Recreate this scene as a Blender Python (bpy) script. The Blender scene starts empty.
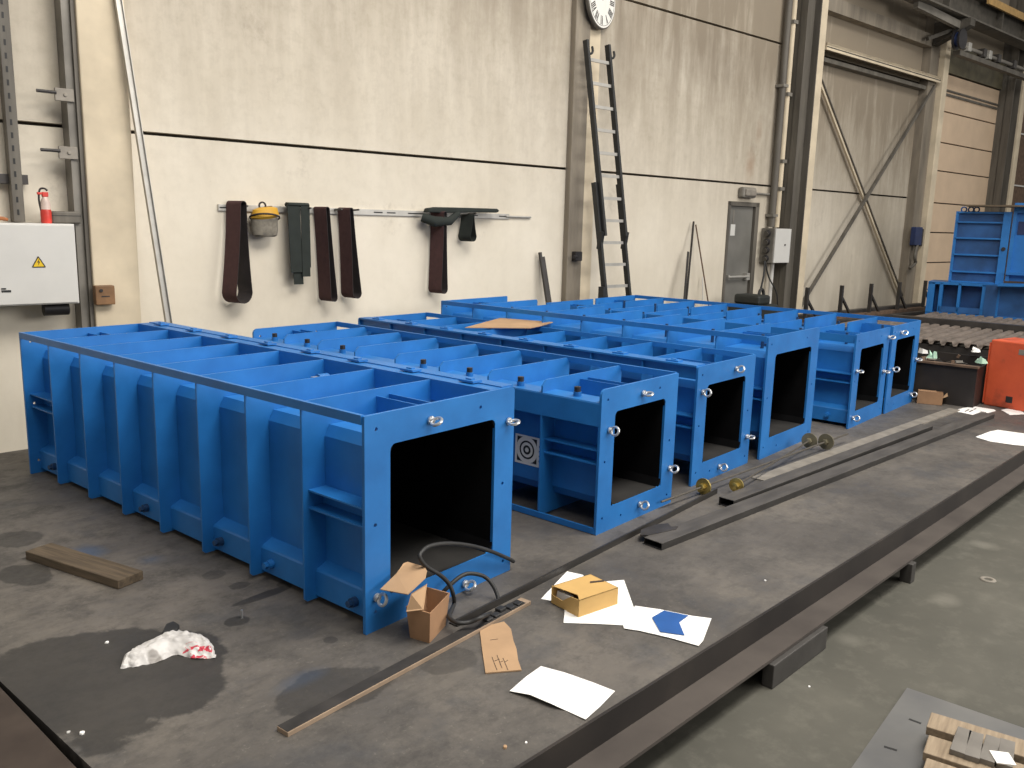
import bpy, bmesh, math, random
from mathutils import Vector, Matrix
random.seed(7)
C = bpy.context.scene.collection
SC = bpy.context.scene
PL = 0.225                      # top of the raised steel working platform above the hall floor
# ---------------------------------------------------------------- camera
FPX = 860.3
YAW, PIT, ROL = math.radians(49.645), math.radians(10.681), math.radians(1.502)
CAM = Vector((0, 0, 1.61 + PL))
_f = Vector((math.sin(YAW)*math.cos(PIT), math.cos(YAW)*math.cos(PIT), -math.sin(PIT)))
_r0 = Vector((math.cos(YAW), -math.sin(YAW), 0)); _u0 = _r0.cross(_f)
_r = math.cos(ROL)*_r0 + math.sin(ROL)*_u0
_u = -math.sin(ROL)*_r0 + math.cos(ROL)*_u0
cd = bpy.data.cameras.new('camera'); cam = bpy.data.objects.new('camera', cd); C.objects.link(cam)
cd.sensor_width = 36; cd.lens = FPX*36/1024; cd.clip_end = 200
cam.matrix_world = Matrix.Translation(CAM) @ Matrix((_r, _u, -_f)).transposed().to_4x4()
SC.camera = cam
# ---------------------------------------------------------------- world, lamps, exposure
SC.view_settings.view_transform = 'Standard'; SC.view_settings.look = 'None'
SC.view_settings.gamma = 1; SC.view_settings.use_curve_mapping = False
SC.view_settings.exposure = -0.08
w = bpy.data.worlds.new('hall_light'); SC.world = w; w.use_nodes = True
bg = w.node_tree.nodes['Background']; bg.inputs[0].default_value = (1.0, 0.96, 0.90, 1); bg.inputs[1].default_value = 0.35
def area(name, loc, size, energy, col, target):
    l = bpy.data.lights.new(name, 'AREA'); l.shape = 'RECTANGLE'; l.size, l.size_y = size
    l.energy = energy; l.color = col
    o = bpy.data.objects.new(name, l); C.objects.link(o); o.location = loc
    o.rotation_euler = (Vector(target)-Vector(loc)).to_track_quat('-Z', 'Y').to_euler()
    return o
area('skylight_strip', (6.0, -1.0, 9.5), (16, 3), 1180, (1, .96, .9), (6.0, 2.5, 0))
area('front_fill', (10.0, -9.0, 5.0), (8, 4), 960, (1, .97, .93), (5, 4, 0.2))  # unseen area light added to brighten the front faces
area('wall_fill', (3.6, 0.5, 6.0), (3.0, 1.2), 230, (1, .94, .86), (3.2, 6.5, .3))  # unseen light added and aimed to brighten the lower left wall

# ---------------------------------------------------------------- measuring helpers
def ray(u, v): return _f + (u-512)/FPX*_r - (v-384)/FPX*_u
def at(u, v, z):                # point at height z seen at pixel (u, v)
    d = ray(u, v); t = (z-CAM.z)/d.z; return CAM + d*t
WO = Vector((2.37, 7.01, 0)); WA = math.radians(-7.8)
WD = Vector((math.cos(WA), math.sin(WA), 0)); WN = Vector((math.sin(WA), -math.cos(WA), 0))   # along the wall, out of the wall
def wp(s, off, z): return WO + WD*s + WN*off + Vector((0, 0, z))
# ---------------------------------------------------------------- mesh builder
class MB:
    def __init__(s): s.v = []; s.f = []; s.m = []
    def add(s, vs, fs, mi=0):
        b = len(s.v); s.v += [tuple(p) for p in vs]; s.f += [[i+b for i in f] for f in fs]; s.m += [mi]*len(fs); return s
    def box(s, x0, x1, y0, y1, z0, z1, M=None, mi=0):
        vs = [Vector(p) for p in ((x0,y0,z0),(x1,y0,z0),(x1,y1,z0),(x0,y1,z0),(x0,y0,z1),(x1,y0,z1),(x1,y1,z1),(x0,y1,z1))]
        if M is not None: vs = [M @ p for p in vs]
        return s.add(vs, [(0,3,2,1),(4,5,6,7),(0,1,5,4),(1,2,6,5),(2,3,7,6),(3,0,4,7)], mi)
    def extr(s, poly, vec, mi=0):
        n = len(poly); a = [Vector(p) for p in poly]; b = [p+Vector(vec) for p in a]
        return s.add(a+b, [list(range(n))[::-1], list(range(n, 2*n))] + [(i, (i+1) % n, n+(i+1) % n, n+i) for i in range(n)], mi)
    def plate(s, outer, inner, vec, mi=0):     # plate with a hole, loops of equal length
        n = len(outer); v = Vector(vec)
        A = [Vector(p) for p in outer]; B = [Vector(p) for p in inner]
        vs = A+B+[p+v for p in A]+[p+v for p in B]; fs = []
        for i in range(n):
            j = (i+1) % n
            fs += [(i, j, n+j, n+i), (2*n+i, 3*n+i, 3*n+j, 2*n+j), (i, 2*n+i, 2*n+j, j), (n+i, n+j, 3*n+j, 3*n+i)]
        return s.add(vs, fs, mi)
    def tube(s, pts, r, n=8, mi=0, closed=False):
        pts = [Vector(p) for p in pts]; N = len(pts); rs = r if isinstance(r, (list, tuple)) else [r]*N
        rings = []; prev = None
        for i in range(N):
            if closed: t = pts[(i+1) % N]-pts[i-1]
            else: t = pts[min(i+1, N-1)]-pts[max(i-1, 0)]
            t.normalize()
            if prev is None:
                a = Vector((0, 0, 1)) if abs(t.z) < .9 else Vector((1, 0, 0))
                e = t.cross(a).normalized()
            else:
                e = (prev - t*prev.dot(t)).normalized()
            prev = e; g = t.cross(e)
            rings.append([pts[i]+rs[i]*(math.cos(2*math.pi*k/n)*e+math.sin(2*math.pi*k/n)*g) for k in range(n)])
        vs = [p for q in rings for p in q]; fs = []
        for i in range(N if closed else N-1):
            j = (i+1) % N
            for k in range(n): fs.append((i*n+k, i*n+(k+1) % n, j*n+(k+1) % n, j*n+k))
        if not closed: fs += [list(range(n))[::-1], list(range((N-1)*n, N*n))]
        return s.add(vs, fs, mi)
    def cyl(s, p0, p1, r, n=14, mi=0): return s.tube([p0, p1], r, n, mi)
    def torus(s, c, nrm, R, r, n=20, k=8, mi=0):
        q = Vector(nrm).normalized(); a = Vector((0, 0, 1)) if abs(q.z) < .9 else Vector((1, 0, 0))
        e = q.cross(a).normalized(); g = q.cross(e); c = Vector(c)
        return s.tube([c+R*(math.cos(2*math.pi*i/n)*e+math.sin(2*math.pi*i/n)*g) for i in range(n)], r, k, mi, True)
    def bar(s, p0, p1, wd, ht, up=(0, 0, 1), mi=0):   # rectangular bar between two points
        p0 = Vector(p0); p1 = Vector(p1); t = (p1-p0).normalized(); u = Vector(up)
        e = t.cross(u).normalized(); g = e.cross(t)
        q = [p0-e*wd/2-g*ht/2, p0+e*wd/2-g*ht/2, p0+e*wd/2+g*ht/2, p0-e*wd/2+g*ht/2]
        return s.extr(q, p1-p0, mi)
    def mesh(s, name, mats, smooth=False):
        me = bpy.data.meshes.new(name); me.from_pydata(s.v, [], s.f); me.update()
        for m in (mats if isinstance(mats, (list, tuple)) else [mats]): me.materials.append(m)
        for p, mi in zip(me.polygons, s.m): p.material_index = mi
        b = bmesh.new(); b.from_mesh(me); bmesh.ops.recalc_face_normals(b, faces=b.faces)
        if smooth:
            for f in b.faces: f.smooth = True
            for e in b.edges:
                if len(e.link_faces) != 2 or e.calc_face_angle(0) > .7: e.smooth = False
        b.to_mesh(me); b.free()
        return me
    def build(s, name, mats, parent=None, loc=None, rz=0, smooth=False, bevel=0):
        o = bpy.data.objects.new(name, s.mesh(name, mats, smooth)); C.objects.link(o)
        if parent: o.parent = parent
        if loc is not None: o.location = loc
        o.rotation_euler.z = rz
        if bevel:
            m = o.modifiers.new('bevel', 'BEVEL'); m.width = bevel; m.segments = 2; m.limit_method = 'ANGLE'
        return o
def inst(name, me, parent, loc=(0, 0, 0), rz=0):
    o = bpy.data.objects.new(name, me); C.objects.link(o); o.parent = parent; o.location = loc; o.rotation_euler.z = rz; return o
def tag(o, label, cat, group=None, kind=None):
    o['label'] = label; o['category'] = cat
    if group: o['group'] = group
    if kind: o['kind'] = kind
    return o
def thing(name, label, cat, loc=(0, 0, 0), rz=0, group=None):
    o = bpy.data.objects.new(name, None); C.objects.link(o); o.empty_display_size = .1
    o.location = loc; o.rotation_euler.z = rz
    return tag(o, label, cat, group)
def struct(o): o['kind'] = 'structure'; return o
def recenter(o):                 # put a world-coordinate mesh's origin at the middle of its foot
    me = o.data; xs = [v.co for v in me.vertices]
    c = Vector((sum(p.x for p in xs)/len(xs), sum(p.y for p in xs)/len(xs), min(p.z for p in xs)))
    me.transform(Matrix.Translation(-c)); o.location = c; return o
def rrect(x0, x1, z0, z1, r, n=5, y=0.0):   # rounded rectangle in xz, radii bl br tr tl
    if not isinstance(r, (list, tuple)): r = [r]*4
    out = []
    for (cx, cz, a0), q in zip(((x0, z0, 180), (x1, z0, 270), (x1, z1, 0), (x0, z1, 90)), r):
        q = max(q, .0005); sx = 1 if cx == x0 else -1; sz = 1 if cz == z0 else -1
        for i in range(n):
            a = math.radians(a0+90*i/(n-1)); out.append((cx+sx*q+q*math.cos(a), y, cz+sz*q+q*math.sin(a)))
    return out
# ---------------------------------------------------------------- materials
class NT:
    def __init__(s, name, rough=.5, metal=0):
        s.m = bpy.data.materials.new(name); s.m.use_nodes = True; s.t = s.m.node_tree; s.n = s.t.nodes
        s.b = s.n['Principled BSDF']; s.b.inputs['Roughness'].default_value = rough; s.b.inputs['Metallic'].default_value = metal
        s.co = s.n.new('ShaderNodeTexCoord')
    def lk(s, a, b): s.t.links.new(a, b)
    def mapping(s, scale=(1, 1, 1), src='Object', loc=(0, 0, 0), rot=(0, 0, 0)):
        m = s.n.new('ShaderNodeMapping'); m.inputs['Scale'].default_value = scale; m.inputs['Location'].default_value = loc; m.inputs['Rotation'].default_value = rot
        if src == 'Position':
            g = s.n.new('ShaderNodeNewGeometry'); s.lk(g.outputs['Position'], m.inputs['Vector'])
        else: s.lk(s.co.outputs[src], m.inputs['Vector'])
        return m.outputs[0]
    def noise(s, scale, detail=4, vec=None, rough=.55):
        t = s.n.new('ShaderNodeTexNoise'); t.inputs['Scale'].default_value = scale; t.inputs['Detail'].default_value = detail; t.inputs['Roughness'].default_value = rough
        s.lk(vec if vec is not None else s.mapping(), t.inputs['Vector']); return t.outputs['Fac']
    def ramp(s, fac, stops):
        r = s.n.new('ShaderNodeValToRGB'); e = r.color_ramp.elements
        e[0].position, e[0].color = stops[0][0], (*stops[0][1], 1); e[1].position, e[1].color = stops[-1][0], (*stops[-1][1], 1)
        for p, c in stops[1:-1]:
            q = e.new(p); q.color = (*c, 1)
        s.lk(fac, r.inputs[0]); return r.outputs[0]
    def step(s, fac, a, b):
        m = s.n.new('ShaderNodeMapRange'); m.inputs[1].default_value = a; m.inputs[2].default_value = b; s.lk(fac, m.inputs[0]); return m.outputs[0]
    def mix(s, fac, a, b, mode='MIX'):
        m = s.n.new('ShaderNodeMix'); m.data_type = 'RGBA'; m.blend_type = mode
        for i, x in ((0, fac), (6, a), (7, b)):
            if isinstance(x, (int, float)): m.inputs[i].default_value = x
            elif isinstance(x, tuple): m.inputs[i].default_value = (*x, 1)
            else: s.lk(x, m.inputs[i])
        return m.outputs[2]
    def math(s, op, a, b=None):
        m = s.n.new('ShaderNodeMath'); m.operation = op
        for i, x in ((0, a), (1, b)):
            if x is None: continue
            if isinstance(x, (int, float)): m.inputs[i].default_value = x
            else: s.lk(x, m.inputs[i])
        return m.outputs[0]
    def bump(s, fac, st=.2, dist=.01):
        b = s.n.new('ShaderNodeBump'); b.inputs['Strength'].default_value = st; b.inputs['Distance'].default_value = dist
        s.lk(fac, b.inputs['Height']); s.lk(b.outputs[0], s.b.inputs['Normal'])
    def col(s, c):
        if isinstance(c, tuple): s.b.inputs['Base Color'].default_value = (*c, 1)
        else: s.lk(c, s.b.inputs['Base Color'])
        return s
def plain(name, c, rough=.6, metal=0, var=.25, scale=9, src='Object'):
    t = NT(name, rough, metal)
    n = t.noise(scale, 5, t.mapping(src=src))
    t.col(t.ramp(n, [(.3, tuple(x*(1-var) for x in c)), (.7, tuple(min(1, x*(1+var)) for x in c))]))
    return t.m
def sr(r, g, b): return tuple(((x/255)/12.92 if x/255 < .04045 else ((x/255+.055)/1.055)**2.4) for x in (r, g, b))
M = {}
t = NT('blue_paint', .45); n = t.noise(5, 6, t.mapping(src='Position')); n2 = t.noise(55, 3, t.mapping(src='Position'))
c = t.ramp(n, [(.3, (.0125, .135, .41)), (.7, (.019, .180, .52))]); t.col(c); t.bump(n2, .05, .002); M['blue'] = t.m
M['blue_old'] = plain('older_blue_paint', (.017, .085, .25), .5, var=.35, scale=3)
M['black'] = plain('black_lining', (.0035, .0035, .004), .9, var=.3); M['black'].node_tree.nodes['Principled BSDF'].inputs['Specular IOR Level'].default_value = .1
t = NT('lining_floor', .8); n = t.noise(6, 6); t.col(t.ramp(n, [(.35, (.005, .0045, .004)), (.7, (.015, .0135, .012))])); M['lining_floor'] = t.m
M['zinc'] = plain('zinc_plated_steel', (.55, .56, .57), .3, .75, var=.1)
M['washer'] = plain('dull_yellow_washer', (.20, .18, .12), .5, .4)
M['brass'] = plain('yellow_passivated_steel', (.62, .48, .16), .3, .85, var=.25, scale=30)
M['thread'] = plain('grey_threaded_steel', (.085, .075, .06), .5, .2, var=.3, scale=60)
M['plug_blue'] = plain('dark_blue_plug', (.012, .045, .12), .5)
M['plug'] = plain('dark_pipe_plug', (.03, .028, .03), .5, .3)
M['dark_steel'] = plain('mill_scale_steel', (.050, .045, .042), .5, .25, var=.35, scale=6)
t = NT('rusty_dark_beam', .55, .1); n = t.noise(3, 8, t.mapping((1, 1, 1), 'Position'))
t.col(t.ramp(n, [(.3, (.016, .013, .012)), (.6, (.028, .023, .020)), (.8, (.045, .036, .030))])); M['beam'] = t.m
t = NT('lit_rusted_flange', .75); n = t.noise(3, 8, t.mapping((1, 1, 1), 'Position')); t.col(t.ramp(n, [(.3, (.045, .036, .031)), (.7, (.082, .068, .058))])); M['beam_lit'] = t.m  # paler rust for the upward flange: light from above painted into the colour
t = NT('brown_rusted_beam', .7); n = t.noise(4, 8, t.mapping((1, 1, 1), 'Position')); t.col(t.ramp(n, [(.3, (.030, .020, .015)), (.7, (.065, .047, .036))])); M['beam_brown'] = t.m
t = NT('lit_tube_top', .6, .1); n = t.noise(4, 8, t.mapping((1, 5, 5), 'Object')); t.col(t.ramp(n, [(.3, (.055, .050, .046)), (.7, (.105, .096, .087))])); M['tube_top'] = t.m  # lighter copy of the tube steel, overhead light put into the top faces
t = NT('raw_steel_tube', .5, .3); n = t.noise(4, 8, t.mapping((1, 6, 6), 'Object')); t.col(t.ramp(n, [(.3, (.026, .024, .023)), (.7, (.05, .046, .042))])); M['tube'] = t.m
M['block_steel'] = plain('dark_grey_block', (.052, .048, .044), .6, .1)
M['pale_steel'] = plain('dusty_flat_steel', (.25, .225, .19), .6, .1, var=.2)
M['grey_paint'] = plain('grey_painted_steel', (.20, .185, .16), .55, .1, var=.3, scale=3)
M['light_grey'] = plain('light_grey_enamel', (.60, .59, .56), .45, var=.04, scale=4)
M['alu'] = plain('aluminium', (.44, .425, .39), .45, .4, var=.12)
M['ladder_black'] = plain('black_fibreglass', (.018, .019, .019), .5)
M['cream_col'] = plain('cream_concrete', (.62, .53, .39), .85, var=.14, scale=3)
M['cardboard'] = plain('brown_cardboard', (.43, .275, .155), .85, var=.12, scale=5)
M['cardboard_yellow'] = plain('yellow_brown_cardboard', (.56, .35, .12), .7, var=.08, scale=5)
M['cardboard_dark'] = plain('kraft_cardboard', (.36, .205, .11), .85, var=.15, scale=7)
M['ink'] = plain('dark_ink', (.06, .04, .03), .9)
M['paper'] = plain('white_paper', (.90, .89, .86), .8, var=.03)
M['tape_blue'] = plain('blue_sheet', (.022, .10, .33), .4, var=.12)
t = NT('weathered_wood', .8); n = t.noise(7, 8, t.mapping((1, 14, 14))); t.col(t.ramp(n, [(.3, (.15, .10, .06)), (.7, (.32, .23, .14))])); M['wood'] = t.m
t = NT('dirty_plank', .85); n = t.noise(5, 8, t.mapping((1, 12, 12))); t.col(t.ramp(n, [(.3, (.07, .052, .034)), (.7, (.165, .122, .078))])); M['plank'] = t.m
t = NT('pale_pallet_wood', .85); n = t.noise(6, 8, t.mapping((12, 1, 12))); t.col(t.ramp(n, [(.3, (.22, .165, .11)), (.7, (.37, .29, .20))])); M['pallet'] = t.m
M['black_tape'] = plain('worn_black_face', (.028, .025, .023), .7, var=.6, scale=8)
M['lath'] = plain('pale_sawn_wood', (.31, .225, .155), .8, var=.2, scale=10)
M['rubber'] = plain('black_rubber', (.022, .022, .022), .55)
M['maroon'] = plain('maroon_abrasive', (.060, .026, .026), .9, var=.15, scale=20)
M['belt_back'] = plain('dark_belt_backing', (.032, .026, .027), .85)
M['green_belt'] = plain('dark_green_abrasive', (.017, .022, .019), .9, var=.2)
M['yellow'] = plain('yellow_plastic', (.62, .34, .03), .5, var=.1)
M['grey_cloth'] = plain('grey_mesh_cloth', (.20, .18, .145), .9, var=.2, scale=40)
M['red'] = plain('red_plastic', (.60, .05, .035), .45)
M['clear'] = plain('milky_plastic', (.70, .55, .48), .4)
M['orange_brown'] = plain('orange_brown_leather', (.33, .12, .04), .7)
M['sign_yellow'] = plain('yellow_sign', (.75, .50, .01), .5, var=.03)
M['sign_black'] = plain('black_print', (.015, .015, .015), .6)
M['white'] = plain('white_enamel', (.80, .78, .73), .5, var=.03)
M['brown_box'] = plain('brown_bakelite', (.20, .105, .045), .6, var=.3)
t = NT('orange_red_paint', .55); n = t.noise(4, 7, t.mapping(src='Position')); t.col(t.ramp(n, [(.3, (.26, .055, .025)), (.45, (.62, .095, .035)), (.75, (.74, .125, .045))])); M['orange'] = t.m
M['rust'] = plain('rusted_steel', (.12, .075, .048), .85, var=.4, scale=12)
M['corrugated'] = plain('weathered_sheet_steel', (.20, .165, .14), .6, .2, var=.3, scale=5)
M['door_grey'] = plain('grey_door_paint', (.155, .15, .135), .5, var=.2, scale=2)
M['door_panel'] = plain('beige_door_panel', (.66, .50, .35), .6, var=.08, scale=2)
M['yellow_girder'] = plain('faded_yellow_paint', (.42, .26, .09), .6, var=.2)
M['girder'] = plain('dark_girder_paint', (.07, .062, .05), .7, var=.3)
M['green_scrap'] = plain('pale_green_wrapper', (.45, .68, .52), .6)
M['green_paint'] = plain('dark_green_machine', (.018, .021, .019), .55)
M['navy'] = plain('navy_enamel', (.015, .03, .10), .5)
M['brick_grey'] = plain('grey_steel_bar', (.19, .175, .155), .6, .2, var=.2)
M['olive'] = plain('mouldy_glass', (.12, .105, .065), .5, var=.4, scale=4)

def stains(t, P, spots, edge=.22):
    nz = t.noise(3.6, 7, P, .62); out = None
    for (x, y, rx, ry, k) in spots:
        m = t.n.new('ShaderNodeMapping'); m.inputs['Location'].default_value = (-x/rx, -y/ry, 0); m.inputs['Scale'].default_value = (1/rx, 1/ry, 0)
        t.lk(P, m.inputs[0])
        l = t.n.new('ShaderNodeVectorMath'); l.operation = 'LENGTH'; t.lk(m.outputs[0], l.inputs[0])
        d = t.math('ADD', l.outputs['Value'], t.math('MULTIPLY', t.math('SUBTRACT', nz, .5), 1.5))
        f = t.math('MULTIPLY', t.step(d, 1.0, 1.0-edge), k)
        out = f if out is None else t.math('MAXIMUM', out, f)
    return out
# hall wall: cast concrete panels, cream paint with vertical dirt
t = NT('dirty_cream_wall', .85)
P = t.mapping((1, 1, 1), 'Object')
n1 = t.noise(.55, 6, P, .6); n2 = t.noise(2.2, 8, t.mapping((2.2, 2.2, .35)), .65); n3 = t.noise(30, 3, P)
base = t.ramp(n1, [(.35, (.67, .61, .50)), (.65, (.78, .72, .61))])
sx = t.n.new('ShaderNodeSeparateXYZ'); t.lk(t.co.outputs['Object'], sx.inputs[0])
hi = t.step(sx.outputs['Z'], 1.7, 4.6); far = t.step(sx.outputs['X'], 4.0, 14.0)
tone_drop = t.math('ADD', t.math('MULTIPLY', hi, .95), t.math('MULTIPLY', far, .50))  # tone darkens with height and towards the right
gf = t.math('MULTIPLY', tone_drop, t.step(n2, -.10, .60))
c = t.mix(gf, base, (.25, .208, .155))
mot = t.step(t.noise(9, 8, P, .7), .46, .66)
c = t.mix(t.math('MULTIPLY', mot, t.math('ADD', t.math('MULTIPLY', hi, .30), .05)), c, (.25, .21, .155))
sm = t.step(t.noise(1.0, 7, t.mapping((1, 1, .45), loc=(1.5, 7, 3.3)), .65), .50, .70)
c = t.mix(t.math('MULTIPLY', sm, .22), c, (.36, .30, .22))
XZ = t.n.new('ShaderNodeCombineXYZ'); t.lk(sx.outputs['X'], XZ.inputs[0]); t.lk(sx.outputs['Z'], XZ.inputs[1])
c = t.mix(stains(t, XZ.outputs[0], [(5.0, 4.5, 1.3, .9, .30), (6.75, 3.9, .5, 1.1, .28), (8.6, 4.1, 1.2, .45, .25), (10.1, 3.4, .5, 1.1, .32), (13.4, 2.2, 1.1, .9, .22), (12.0, 3.0, .6, .9, .18), (2.4, 4.2, 1.2, .5, .14), (-.2, 2.9, .9, .6, .18), (14.3, 1.0, .5, 1.0, .2)], .9), c, (.20, .165, .125))
c = t.mix(stains(t, XZ.outputs[0], [(9.6, 2.72, .16, .32, .45), (9.75, 3.2, .1, .3, .2)], .9), c, (.24, .12, .055))
spots = t.step(t.noise(1.3, 10, t.mapping((1, 1, .8), loc=(3, 1, 2)), .75), .60, .72)
c = t.mix(t.math('MULTIPLY', spots, .38), c, (.20, .165, .125))
t.col(c); t.bump(n3, .12, .003); M['wall'] = t.m
M['seam'] = plain('dark_seam', (.06, .05, .04), .9)
t = NT('grimy_concrete_column', .85); n = t.noise(1.5, 8, t.mapping((3, 3, .5)), .65)
t.col(t.ramp(n, [(.3, (.15, .128, .10)), (.7, (.29, .25, .195))])); M['col_grey'] = t.m
t = NT('dark_column_steel', .6, .1); n = t.noise(1.5, 8, t.mapping((4, 4, .5)), .65)
t.col(t.ramp(n, [(.3, (.07, .062, .052)), (.7, (.16, .145, .12))])); M['col_dark'] = t.m

# platform: oily steel plates
t = NT('oily_platform_steel', .62)
P = t.mapping(src='Position')
n1 = t.noise(.9, 9, P, .62); n2 = t.noise(5.5, 10, P, .75); n3 = t.noise(40, 4, P)
c = t.ramp(n1, [(.30, (.056, .051, .047)), (.5, (.108, .098, .087)), (.68, (.180, .160, .137))])
c = t.mix(t.math('MULTIPLY', t.step(n2, .48, .66), .65), c, (.042, .039, .037))
n4 = t.noise(1.7, 10, t.mapping(src='Position', loc=(9, 4, 0)), .7)
c = t.mix(t.math('MULTIPLY', t.step(n4, .52, .70), .55), c, (.185, .165, .138))
E_ = []
for (u, v, a, b, k) in ((120, 685, .36, .34, .8), (80, 660, .30, .26, .8), (170, 655, .22, .18, .85), (237, 621, .055, .05, .9), (262, 596, .15, .03, .8), (290, 582, .06, .03, .6), (330, 640, .03, .03, .6), (240, 585, .05, .04, .55), (25, 575, .10, .16, .7), (215, 575, .06, .05, .5), (335, 690, .22, .14, .6), (450, 660, .12, .1, .4), (20, 540, .12, .14, .6)):
    p = at(u, v, PL); E_.append((p.x, p.y, a, b, k))
fl = t.step(t.noise(55, 6, P, .7), .60, .68); c = t.mix(t.math('MULTIPLY', fl, .30), c, (.27, .25, .21))
n5 = t.noise(2.6, 8, t.mapping(src='Position', loc=(2, 8, 1)), .65); c = t.mix(t.math('MULTIPLY', t.step(n5, .54, .66), .45), c, (.052, .056, .064))
n6 = t.noise(14, 9, t.mapping((.5, 1.3, 1), 'Position', rot=(0, 0, .4)), .75); c = t.mix(t.math('MULTIPLY', t.step(n6, .50, .66), .38), c, (.038, .035, .033))
c = t.mix(stains(t, P, E_, .10), c, (.026, .0245, .023))
bl = []
for (u, v, a, b, k) in ((85, 552, .10, .12, .55), (150, 560, .08, .09, .35), (300, 680, .14, .05, .18)):
    p = at(u, v, PL); bl.append((p.x, p.y, a, b, k))
c = t.mix(stains(t, P, bl, .8), c, (.05, .10, .19))
t.col(c); t.lk(t.ramp(n2, [(.3, (.42,)*3), (.7, (.75,)*3)]), t.b.inputs['Roughness']); t.bump(n3, .10, .002); M['platform'] = t.m
t = NT('hall_concrete_floor', .7)
P = t.mapping(src='Position')
n1 = t.noise(1.1, 9, P, .6); n2 = t.noise(7, 8, P, .7)
c = t.ramp(n1, [(.3, (.058, .056, .044)), (.55, (.085, .081, .065)), (.75, (.125, .118, .095))])
c = t.mix(t.math('MULTIPLY', t.step(n2, .50, .70), .45), c, (.155, .147, .12))
lt = []
for (u, v, a, b, k) in ((945, 600, .10, .08, .3), (985, 545, .10, .10, .35), (850, 640, .08, .08, .25)):
    p = at(u, v, 0); lt.append((p.x, p.y, a, b, k))
c = t.mix(stains(t, P, lt, .8), c, (.26, .245, .205))
t.col(c); t.bump(t.noise(30, 4, P), .1, .003); M['floor'] = t.m
t = NT('blue_grey_floor_plate', .45, .2); n = t.noise(2.5, 8, t.mapping(src='Position')); t.col(t.ramp(n, [(.3, (.115, .117, .12)), (.7, (.18, .178, .17))])); M['floor_plate'] = t.m

# ---------------------------------------------------------------- floor and platform
struct(MB().box(-6, 26, -9, 9, -.25, 0).build('floor', M['floor']))
def yf(x): return 1.478-.060*(x-1.81)-.004            # front edge of the platform
def yb(x): return 6.30-.0955*(x-1.0)
x0, x1 = .95, 10.05
struct(MB().extr([(x0, yf(x0), PL-.05), (x1, yf(x1), PL-.05), (x1, yb(x1), PL-.05), (x0, yb(x0), PL-.05)], (0, 0, .05)).build('platform', M['platform']))
# edge beam along the front of the platform: an L-shaped steel edge
d = Vector((1, -.060, 0)).normalized(); nn = Vector((d.y, -d.x, 0))       # nn points to the aisle
a = Vector((.6, yf(.6), 0)); Lb = 8.2
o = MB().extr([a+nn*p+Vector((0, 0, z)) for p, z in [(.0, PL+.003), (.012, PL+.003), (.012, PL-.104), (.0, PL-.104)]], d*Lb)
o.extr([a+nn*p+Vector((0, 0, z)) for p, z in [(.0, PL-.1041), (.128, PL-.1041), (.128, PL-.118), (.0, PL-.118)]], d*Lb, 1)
o = o.build('edge_beam', [M['beam'], M['beam_lit']])
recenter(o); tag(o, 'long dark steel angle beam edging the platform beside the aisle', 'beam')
o = MB()
o.extr([Vector((x, yy, PL-.14)) for x, yy in ((.50, 1.58), (.90, 1.55), (.945, 3.4), (.955, 6.3), (.52, 6.32))], (0, 0, .14))
o.extr([Vector((x, yy, 0)) for x, yy in ((.56, 1.62), (.60, 1.62), (.64, 6.3), (.60, 6.3))], (0, 0, PL-.14))
o = o.build('edge_beam', M['beam_brown'], bevel=.003)
recenter(o); tag(o, 'dark brown steel beam edging the left side of the platform', 'beam')
# support blocks under the beam
def block(u, v, L, T, H, lab):
    p = at(u, v, 0); p = Vector((p.x, yf(p.x)-.150, 0)); o = MB()
    o.extr([p, p+d*L, p+d*L-nn*T, p-nn*T], (0, 0, H))
    o = o.build('support_block', M['block_steel'], bevel=.004); recenter(o); tag(o, lab, 'block', None)
block(757, 684, .50, .05, .105, 'dark flat steel block standing on edge under the front beam, nearest the pallet')
block(888, 578, .06, .06, .108, 'small steel foot under the front beam, farther from the camera than the long block')
# frame under the platform carries the deck
o = MB()
for k in range(6):
    x = 1.5+k*1.6; o.box(x-.05, x+.05, yf(x)+.02, yb(x)-.1, 0, PL-.05)
struct(o.build('platform_frame', M['beam']))

# ---------------------------------------------------------------- hall wall
WM = Matrix.Translation(WO) @ Matrix.Rotation(WA, 4, 'Z')      # wall frame: x along, -y out of the wall, z up
def wb(name, mat, s0, s1, o0, o1, z0, z1, parent=None, bevel=0):
    x = MB().box(s0, s1, -o1, -o0, z0, z1).build(name, mat, parent, bevel=bevel)
    if parent is None: x.matrix_world = WM
    return x
o = MB()
rows = [(-.0, 2.440), (2.468, 4.440), (4.468, 6.440), (6.468, 9.5)]
for s0, s1 in ((-6, .60), (.62, 5.98), (6.0, 10.98), (11.0, 15.2)):
    for z0, z1 in rows:
        if s0 == 6.0 and z0 == 0:
            o.box(6.0, 9.13, 0, .12, 0, z1); o.box(9.88, s1, 0, .12, 0, z1); o.box(9.13, 9.88, 0, .12, 2.2, z1)
        else: o.box(s0, s1, 0, .12, z0, z1)
o.box(15.2, 18.9, 0, .12, 5.25, 9.5)
o = struct(o.build('wall_back', M['wall'])); o.matrix_world = WM
o = MB().box(-6, 9.1, .10, .16, 0, 9.5).box(9.9, 15.3, .10, .16, 0, 9.5).box(9.1, 9.9, .10, .16, 2.2, 9.5).build('wall_back_joint', M['seam']); struct(o); o.matrix_world = WM
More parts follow.
